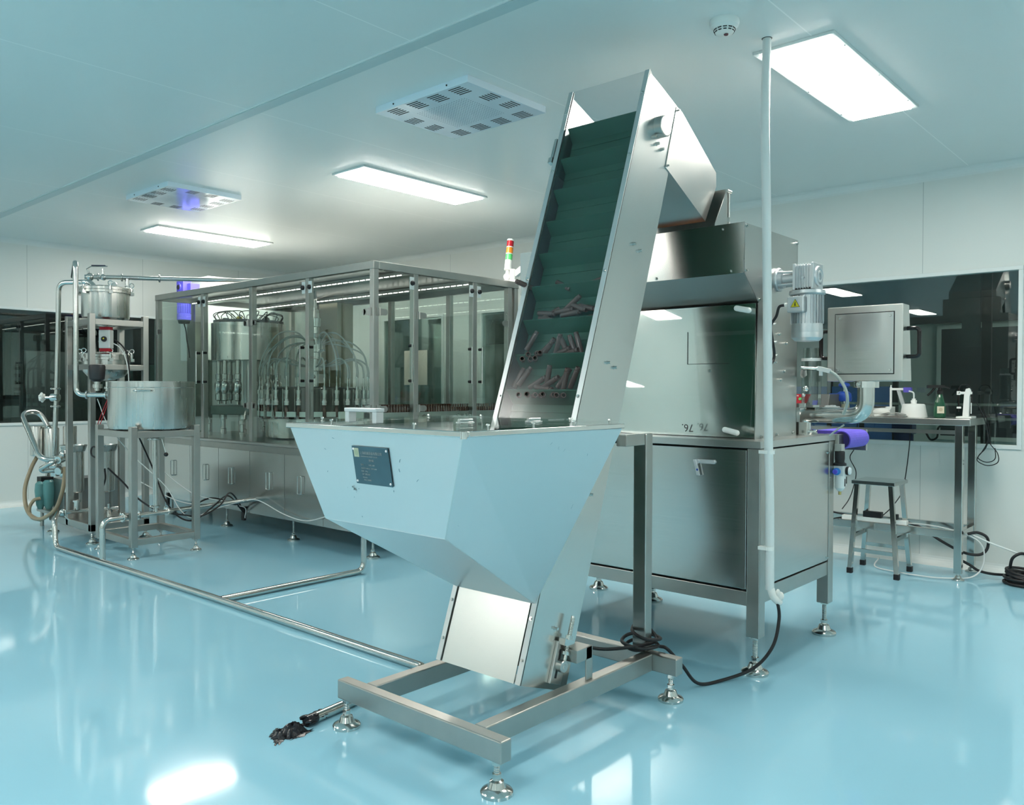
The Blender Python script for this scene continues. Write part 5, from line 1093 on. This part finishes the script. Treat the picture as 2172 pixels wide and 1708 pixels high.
rung(0, 2, .155); rung(1, 3, .155); rung(0, 1, .245); rung(2, 3, .245)
# things on the table (top at tz)
def on_table(x, y): return (x, y, tz)
def px_items(): pass
# spray bottle
t = thing('spray_bottle', 'dark green spray bottle with black trigger head and cream label on table', 'spray bottle', (5.93, 1.492, tz))
gb_ = mat('dark_green_bottle', (.02, .12, .06), .12, trans=.3)
x, y = 5.93, 1.492
MB().lathe((x, y, tz), [(.030, 0), (.036, .004), (.038, .03), (.037, .06), (.030, .10), (.020, .135), (.015, .150), (.015, .158)], 14, smooth=False).build('bottle', gb_, t)
b = MB(); b.lathe((x, y, tz + .155), [(.018, 0), (.018, .022), (.012, .026), (.011, .048)], 16); v = Vector((-.45, .89, 0)); c = Vector((x, y, tz + .205))
b.obox(c + v * .022, v, (0, 0, 1), v.cross(Vector((0, 0, 1))), .050, .009, .010); b.obox(c + v * .066 + Vector((0, 0, -.002)), v, (0, 0, 1), v.cross(Vector((0, 0, 1))), .012, .010, .009)
b.tube([c + v * .03 + Vector((0, 0, -.005)), c + v * .05 + Vector((0, 0, -.035)), c + v * .075 + Vector((0, 0, -.060))], .0065, .02, 8); b.obox(c - v * .04 + Vector((0, 0, -.006)), v + Vector((0, 0, .4)), (0, 0, 1), v.cross(Vector((0, 0, 1))), .018, .004, .009); b.build('trigger_head', BLG, t)
b = MB(); vv = Vector((-.92, -.38, 0)).normalized(); b.obox(Vector((x, y, tz + .052)) + vv * .0375, vv.cross(Vector((0, 0, 1))), (0, 0, 1), vv, .021, .023, .001); b.build('label_patch', mat('cream_label', (.68, .62, .48), .6), t)
MB().lathe(Vector((x, y, tz + .054)) + vv * .0388, [(.012, 0), (.012, .0003)], 20, vv).build('label_mark', mat('cream_label_ring', (.5, .42, .28), .6), t)
# white bowl shaped hood with spout
t = thing('white_tub', 'upturned white plastic tub with short stem, left of the green spray bottle', 'tub', (5.93, 1.652, tz))
x, y = 5.93, 1.652
b = MB(); b.lathe((x, y, tz), [(.083, 0), (.084, .006), (.070, .082), (.062, .088), (.018, .090), (.018, .102), (.014, .104)], 40); b.build('tub', WHP, t)
MB().lathe((x, y, tz + .100), [(.019, 0), (.019, .012), (.012, .014), (.012, .024)], 18).build('neck', WHP, t); b = MB(); b.tube([(x, y, tz + .12), (x, y, tz + .165), (x - .01, y + .03, tz + .175)], .005, .015, 10); b.build('stem_tube', WPV, t)
# electrode stand at the right end
t = thing('electrode_stand', 'white pivoting probe stand on a flat base at right end of table', 'lab stand', (5.93, 1.325, tz))
x, y = 5.93, 1.335
b = MB(); b.prism([(x - .07, y - .045), (x - .075, y), (x - .07, y + .045), (x + .06, y + .045), (x + .075, y + .02), (x + .075, y - .02), (x + .06, y - .045)], tz, tz + .012, 'z'); b.build('base', WHP, t, .003)
b = MB(); b.prism([(y - .016, tz + .012), (y + .020, tz + .012), (y + .012, tz + .15), (y + .002, tz + .190), (y - .018, tz + .195), (y - .030, tz + .175), (y - .020, tz + .14)], x - .012, x + .012, 'x'); b.box(x - .01, x + .012, y - .035, y + .045, tz + .155, tz + .172); b.box(x - .01, x + .012, y + .035, y + .055, tz + .150, tz + .175); b.build('arm', WHP, t, .002)
b = MB(); b.cyl((x, y + .045, tz + .04), (x, y + .045, tz + .195), .006, 10); b.cyl((x, y - .032, tz + .10), (x, y - .032, tz + .18), .006, 10); b.build('probe', BLG, t)
b = MB(); b.cyl((x, y - .028, tz + .03), (x, y - .028, tz + .14), .0035, 8); b.box(x - .006, x + .006, y + .03, y + .055, tz + .062, tz + .074); b.build('holder', WHP, t)
b = MB(); b.curve([(x, y + .045, tz + .19), (x, y + .03, tz + .215), (x, y - .01, tz + .215), (x, y - .032, tz + .18)], .003, 6); b.build('probe_lead', BLK, t)
# meter, balance, papers
t = thing('bench_scale', 'low white bench scale with dark display, right behind the bent steel arm', 'scale', (5.90, 1.98, tz))
b = MB(); b.prism([(5.80, tz), (5.80, tz + .022), (5.86, tz + .05), (6.0, tz + .055), (6.0, tz)], 1.90, 2.055); b.build('body', WHP, t, .003)
b = MB(); b.obox((5.828, 1.98, tz + .0375), (0, 1, 0), (.9, 0, .42), (-.42, 0, .9), .060, .022, .002); b.build('display_panel', mat('panel_grey', (.25, .28, .30), .4), t)
b = MB(); b.obox((5.827, 1.985, tz + .0395), (0, 1, 0), (.9, 0, .42), (-.42, 0, .9), .040, .010, .001); b.build('screen', BLG, t)
t = thing('electrode_meter', 'white meter with sloping keypad and upright white rod on table', 'meter', (6.03, 1.93, tz))
b = MB(); b.prism([(5.95, tz), (5.95, tz + .03), (6.03, tz + .065), (6.10, tz + .065), (6.10, tz)], 1.82, 2.02); b.build('body', WHP, t, .003)
MB().box(5.99, 6.03, 1.86, 1.96, tz + .0655, tz + .067).build('display', DGR, t)
b = MB(); b.cyl((6.05, 1.835, tz + .06), (6.05, 1.835, tz + .20), .008, 12); b.cyl((6.05, 1.835, tz + .2), (6.05, 1.835, tz + .215), .004, 8); b.box(6.04, 6.06, 1.73, 1.83, tz + .18, tz + .195); b.build('rod_arm', WHP, t)
b = MB(); b.box(6.035, 6.065, 1.70, 1.75, tz + .165, tz + .20); b.build('clip', mat('violet_clip', (.12, .1, .5), .4), t); b = MB(); b.obox((6.05, 1.76, tz + .10), (0, .3, 1), (1, 0, 0), (0, 1, -.3), .085, .006, .012); b.build('probe', mat('pale_probe', (.45, .48, .48), .3), t)
t = thing('white_roll', 'small white cushion-like roll lying behind the bent steel arm on table', 'roll', (5.84, 1.83, tz)); MB().sph((5.84, 1.83, tz + .03), .03, 16, (1.2, 1.9, 1)).build('roll', PAP, t)
t = tag(centred(MB().curve([(5.78, 1.82, tz + .009), (5.76, 1.83, tz + .010), (5.75, 1.85, tz + .009)], .008, 10).build('notebook_spine', PAP)), 'small curled paper edge beside the folded notebook', 'paper')
t = thing('folded_notebook', 'folded open notebook with curling pages at front of table', 'notebook', (5.80, 1.74, tz))
for k in range(5):
    b = MB(); z = tz + .003 + .004 * k; pr = []
    for j in range(8): a = j / 7; pr.append((1.665 + .14 * a, z + .012 * math.sin(a * PI) * (k / 4)))
    pr2 = [(p[0], p[1] + .0015) for p in reversed(pr)]
    b.prism(pr + pr2, 5.74, 5.86 - .01 * k, 'x'); b.build('page', PAP if k % 2 else mat('grey_paper', (.4, .4, .38), .7), t)
# red and grey heater box, jar, crumpled bag
t = thing('heater_box', 'grey instrument box with red front panel and green button at left end of table', 'instrument', (5.92, 2.470, tz))
b = MB(); b.prism([(5.80, tz + .02), (5.80, tz + .055), (5.835, tz + .15), (6.05, tz + .15), (6.05, tz + .02)], 2.180, 2.650); b.build('case', mat('heater_grey', (.16, .16, .15), .4, .5), t, .002)
b = MB(); b.poly([(5.80, 2.645, tz + .056), (5.80, 2.350, tz + .056), (5.834, 2.310, tz + .149), (5.834, 2.645, tz + .149)], .002); b.build('red_panel', RED, t)
MB().lathe((5.815, 2.385, tz + .115), [(.011, 0), (.010, .004)], 16, (-.95, 0, .33)).build('green_button', GLE, t)
MB().box(5.798, 5.80, 2.290, 2.650, tz + .02, tz + .05).build('lower_strip', ST, t)
b = MB(); b.obox((5.803, 2.275, tz + .070), (.33, 0, .95), (0, 1, 0), (-.95, 0, .33), .038, .018, .001); b.build('oval_sticker', BLU, t, .01); b = MB(); b.lathe((5.812, 2.275, tz + .092), [(.010, 0), (.010, .002)], 14, (-.95, 0, .33)); b.build('yellow_spot', YEL, t)
b = MB(); b.obox((5.83, 2.250, tz + .135), (.33, 0, .95), (0, 1, 0), (-.95, 0, .33), .014, .010, .001); b.build('approval_sticker', WHP, t)
b = MB()
for yy in (2.210, 2.610): b.box(5.83, 5.86, yy - .015, yy + .015, tz, tz + .02)
b.build('rubber_feet', BLK, t)
text_mesh('HEATER', .014, (5.825, 2.450, tz + .133), (0, -1, 0), (.33, 0, .95), WHP, 'panel_text', t)
t = thing('lidded_jar', 'white lidded jar behind the crumpled plastic bag on table', 'jar', (6.0, 2.22, tz)); MB().lathe((6.0, 2.24, tz), [(.05, 0), (.052, .08), (.056, .082), (.056, .112), (.04, .115), (.04, .122)], 28).build('jar', WHP, t)
t = thing('flask_clamp', 'cobalt blue clamp stand with stoppers at back of table', 'lab stand', (6.06, 2.16, tz))
b = MB(); b.cyl((6.06, 2.16, tz + .0), (6.06, 2.16, tz + .27), .006, 10); b.build('rod', STP, t); b = MB(); b.lathe((6.06, 2.16, tz + .10), [(.05, 0), (.055, .02), (.05, .055), (.03, .07)], 20); b.box(6.04, 6.08, 2.19, 2.26, tz + .12, tz + .155); b.sph((6.06, 2.16, tz + .215), .03, 14, (1, 1.4, .7)); b.build('clamp', CBL, t)
MB().lathe((6.0, 2.13, tz), [(.02, 0), (.03, .05), (.028, .08)], 12).build('beaker', mat('olive_glass', (.3, .32, .24), .2), t)
b = MB(); r_ = random.Random(2)
blob2 = []
for (cx, cy, rx, ry, h, sd) in ((5.80, 2.15, .050, .08, .070, 31), (5.79, 2.22, .045, .06, .045, 32), (5.79, 2.10, .035, .05, .040, 33)):
    n = 20; rings = 7; q_ = random.Random(sd); vs = []; fs = []
    for j in range(rings + 1):
        t_ = j / rings
        for i in range(n): a = 2 * PI * i / n; r = math.cos(t_ * PI / 2) ** .6 * (1 + q_.uniform(-.14, .14)); vs.append((cx + rx * r * math.cos(a), cy + ry * r * math.sin(a), tz + h * math.sin(t_ * PI / 2) * (1 + q_.uniform(-.1, .1)) + .0005))
    for j in range(rings):
        for i in range(n): i2 = (i + 1) % n; fs.append((j * n + i, j * n + i2, (j + 1) * n + i2, (j + 1) * n + i))
    b.add(vs, fs, False)
tag(centred(b.build('plastic_bag', mat('crumpled_clear_film', (.62, .68, .68), .15, trans=.35))), 'crumpled clear plastic bag lying on the table beside red instrument', 'plastic bag')
tag(centred(MB().box(5.60, 5.72, 1.98, 2.50, .962, .970).build('white_board', WHP)), 'thin white board sticking out under the table edge', 'board') if False else None
# cables on table
def cable2(name, pts, r, m, label, cat='cable'):
    o = MB().curve(pts, r, 8, 8).build(name, m); return tag(centred(o), label, cat)
cable2('probe_cable', [(5.98, 1.285, tz + .10), (6.02, 1.25, tz), (6.06, 1.235, .90), (6.07, 1.25, .83), (6.08, 1.29, .78), (6.09, 1.30, .74), (6.08, 1.24, .715), (6.07, 1.18, .74), (6.06, 1.18, .80), (6.05, 1.22, .86), (6.05, 1.24, .93)], .003, BLK, 'thin black cable hanging in loops off the right end of the table')
cable2('probe_cable', [(6.05, 1.26, tz + .06), (6.09, 1.235, .95), (6.10, 1.25, .86), (6.11, 1.28, .80), (6.10, 1.30, .76), (6.10, 1.25, .735), (6.09, 1.20, .76), (6.09, 1.20, .83)], .003, BLK, 'second thin black cable loop off right end of the table, nearer the wall')
cable2('power_lead', [(6.02, 2.05, .965), (6.03, 2.07, .80), (6.02, 2.10, .72), (6.03, 2.06, .62), (6.03, 2.08, .5), (6.0, 2.10, .42), (5.93, 2.12, .36)], .0035, BLK, 'thin black lead dropping behind stool from the left part of the table')
cable2('power_lead', [(6.04, 1.70, .965), (6.04, 1.71, .80), (6.04, 1.73, .62), (6.03, 1.75, .50), (5.98, 1.80, .40), (5.9, 1.84, .34)], .0035, BLK, 'thin black lead dropping behind the right side of the stool')
cable2('power_lead', [(5.95, 2.55, .96), (5.95, 2.52, .85), (5.94, 2.54, .68), (5.92, 2.48, .60), (5.90, 2.40, .48), (5.88, 2.36, .42), (5.87, 2.2, .35), (5.86, 2.02, .33)], .006, BLK, 'thicker black lead coming down beside sorter to the power strip')
cable2('power_lead', [(4.13, 1.62, .62), (4.4, 1.72, .50), (4.8, 1.86, .38), (5.2, 1.98, .335), (5.5, 2.06, .332), (5.76, 2.08, .322), (5.80, 2.0, .325), (5.84, 1.93, .33)], .005, BLK, 'black lead swinging from the rear of sorter across to the table stretcher')
cable2('mains_cable', [(5.86, 1.72, .33), (5.88, 1.60, .30), (5.86, 1.45, .22), (5.87, 1.33, .165), (5.88, 1.24, .16), (5.90, 1.20, .20), (5.90, 1.20, .27), (5.88, 1.25, .30), (5.85, 1.30, .29)], .009, BLK, 'thick black mains cable looped round the lower right leg of the table')
cable2('mains_cable', [(5.90, 1.38, .12), (5.90, 1.30, .085), (5.92, 1.25, .05), (5.95, 1.18, .035), (6.0, 1.10, .03), (6.0, 1.03, .02)], .009, BLK, 'thick black mains cable lying on floor towards the coil at right edge')
cable2('clear_tube', [(5.86, 1.78, .315), (5.84, 1.5, .32), (5.86, 1.3, .28), (5.88, 1.22, .21), (5.88, 1.22, .09), (5.84, 1.27, .02), (5.74, 1.38, .012), (5.70, 1.50, .010), (5.72, 1.7, .010), (5.80, 1.85, .010), (5.92, 1.86, .05)], .0045, WPV, 'thin clear tube curving over the floor around the stool', 'tube')
cable2('clear_tube', [(5.87, 1.30, .295), (5.88, 1.2, .25), (5.90, 1.05, .20), (5.93, .92, .15), (5.96, .8, .08)], .006, WPV, 'stiff clear tube sloping down to the black coil at right edge', 'tube')
t = thing('cable_coil', 'coiled thick black cable on the floor at right edge by the wall', 'cable', (5.93, .98, 0))
for k in range(7):
    b = MB(); r0 = random.Random(40 + k); R1 = .115 - .006 * (k % 3); cx, cy = 5.92 + r0.uniform(-.012, .012), .985 + r0.uniform(-.012, .012); tl = r0.uniform(-.12, .12)
    pts = [(cx + R1 * math.cos(a), cy + R1 * math.sin(a), .012 + .017 * k * (.6) + (R1 * math.sin(a) * tl if k > 2 else 0) + (abs(math.sin(a)) * .012 if k > 2 else 0)) for a in [2 * PI * i / 20 for i in range(21)]]
    pts = [(p[0], p[1], max(.010, p[2])) for p in pts]
    b.tube(pts, .009, 0, 8); b.build('cable_turn', BLK, t)
b = MB(); b.curve([(5.88, 1.07, .10), (5.86, 1.05, .17), (5.88, 1.0, .20), (5.92, .97, .15), (5.94, .99, .06)], .009, 8); b.curve([(5.90, .93, .02), (5.92, .96, .12), (5.93, .95, .22), (5.95, .93, .32)], .009, 8); b.build('loose_end', BLK, t)
# power strip resting on the stretcher shelf
t = thing('power_strip', 'white power strip with black adaptors on the stretcher behind the stool', 'power strip', (5.84, 1.86, .315))
b = MB(); b.box(5.755, 5.80, 1.64, 2.06, .3155, .345); b.build('body', WHP, t, .003); MB().box(5.758, 5.80, 1.80, 1.92, .345, .385).build('adaptor', BLK, t, .003); MB().box(5.758, 5.80, 1.70, 1.74, .345, .380).build('plug', BLK, t, .003)
# ------------------------------------------------------------------ beyond the right window
def item(name, label, cat, x0, x1, y0, y1, z0, z1, m):
    t = thing(name, label, cat, ((x0 + x1) / 2, (y0 + y1) / 2, z0)); return t
t = thing('blue_screen_panel', 'blue plastic curtain panel seen through window behind the screen arm', 'curtain', (7.6, 2.9, 0))
bl = mat('blue_curtain', (.10, .20, .50), .3, noise=.12)
for (y0, y1) in ((2.29, 2.535), (2.565, 2.82), (2.86, 3.2)): MB().box(7.60, 7.62, y0, y1, .3, 1.24).build('panel', bl, t)
for y in (2.55, 2.84, 2.27): MB().box(7.59, 7.63, y - .02, y + .02, 0, 1.30).build('upright', BLK, t)
t = thing('dark_motor', 'dark blue gear motor on a stand, seen below the table through window', 'motor', (7.4, 2.15, .4))
b = MB(); b.box(7.35, 7.47, 2.06, 2.22, .84, .98); b.lathe((7.41, 2.14, .84), [(.075, 0), (.075, .17), (.06, .18)], 20, (0, 0, -1)); b.build('motor', mat('navy_paint', (.01, .02, .08), .4), t)
b = MB(); b.box(7.39, 7.43, 2.10, 2.18, 0, .66); b.build('stand', BLK, t)
b = MB(); b.curve([(7.40, 2.05, .86), (7.40, 1.98, .87), (7.40, 1.93, .80), (7.40, 1.88, .82), (7.40, 1.87, .90), (7.40, 1.80, .94)], .008, 8); b.build('motor_lead', BLK, t)
t = thing('support_upright', 'black upright post seen through right window right of spray bottle', 'post', (7.2, 1.28, 0)); MB().box(7.20, 7.24, 1.455, 1.52, 0, 2.60).build('post', BLK, t); b = MB(); b.box(7.2, 7.22, 1.53, 1.66, 1.55, 2.30); b.build('fin', DRK, t)
t = thing('packing_machine', 'dim steel packaging machine in the next room at far right', 'machine', (8.0, .9, 0))
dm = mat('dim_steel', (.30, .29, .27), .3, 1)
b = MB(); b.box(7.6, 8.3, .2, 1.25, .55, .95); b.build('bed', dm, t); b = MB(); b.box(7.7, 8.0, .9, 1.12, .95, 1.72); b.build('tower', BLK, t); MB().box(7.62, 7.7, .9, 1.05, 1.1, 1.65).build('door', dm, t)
for y in (.25, 1.2): MB().box(7.62, 7.66, y - .02, y + .02, 0, .55).build('leg', dm, t)
for y in (1.20, 1.24): MB().cyl((7.72, y, .95), (7.72, y, 1.45), .012, 10).build('rod', STP, t)
b = MB(); b.curve([(7.6, 1.1, 1.4), (7.58, 1.14, 1.28), (7.58, 1.12, 1.15), (7.6, 1.0, 1.1)], .012, 8); b.build('hose', BLK, t)
t = thing('roller_rack', 'dim conveyor bench with pale rails in the next room', 'conveyor', (7.0, 1.9, 0))
for z in (.985, 1.09): MB().box(6.95, 6.98, .9, 3.3, z, z + .018).build('rail', STF, t)
for y in (1.0, 3.2): MB().box(6.95, 6.98, y, y + .04, 0, .985).build('leg', STF, t)
# dark openings on the far wall of the next room
b = MB(); b.box(9.17, 9.199, 1.62, 2.30, .75, 1.83); o = b.build('trim_6', DRK); o['kind'] = 'structure'
b = MB()
for a in ((9.16, 9.2, 1.58, 2.34, .71, .75), (9.16, 9.2, 1.58, 2.34, 1.83, 1.87), (9.16, 9.2, 1.58, 1.62, .75, 1.83), (9.16, 9.2, 2.30, 2.34, .75, 1.83)): b.box(*a)
o = b.build('trim_7', DRL); o['kind'] = 'structure'
# dim cabinet and switch column beyond the left window
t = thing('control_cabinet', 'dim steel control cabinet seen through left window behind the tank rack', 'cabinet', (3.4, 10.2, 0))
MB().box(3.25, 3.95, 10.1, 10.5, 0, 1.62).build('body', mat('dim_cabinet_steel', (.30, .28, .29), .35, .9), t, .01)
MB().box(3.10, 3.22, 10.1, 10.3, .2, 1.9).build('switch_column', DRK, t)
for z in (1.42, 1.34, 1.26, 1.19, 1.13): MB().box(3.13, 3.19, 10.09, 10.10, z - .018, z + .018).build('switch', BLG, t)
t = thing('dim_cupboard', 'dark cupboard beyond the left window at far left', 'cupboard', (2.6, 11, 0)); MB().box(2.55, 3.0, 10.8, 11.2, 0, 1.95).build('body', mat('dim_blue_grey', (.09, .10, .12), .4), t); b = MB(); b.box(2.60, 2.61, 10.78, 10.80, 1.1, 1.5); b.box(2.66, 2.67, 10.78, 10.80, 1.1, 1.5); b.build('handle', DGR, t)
t = thing('wall_notice', 'pale paper notice on the right window glass seen through the filling machine', 'notice', (6.17, 6.92, 1.25)); MB().box(6.165, 6.172, 6.73, 7.11, 1.25, 1.635).build('sheet', mat('pale_notice', (.72, .66, .58), .6), t)

b = MB(); rr = random.Random(77)
for i in range(260):
    c = Vector((rr.uniform(3.33, 3.66), rr.uniform(1.64, 2.24), 1.80 + rr.uniform(0, .05))); d = Vector((rr.uniform(-1, 1), rr.uniform(-1, 1), rr.uniform(-.2, .2))).normalized() * .042; b.cyl(c - d, c + d, .0105, 7)
b.box(3.30, 3.70, 1.61, 2.25, 1.76, 1.80)
o = b.build('tube_heap', mat('heap_amber', (.30, .11, .03), .3)); tag(centred(o), 'heap of brown tubes in open bin of the sorter under the elevator hood', 'tube heap'); o['kind'] = 'stuff'
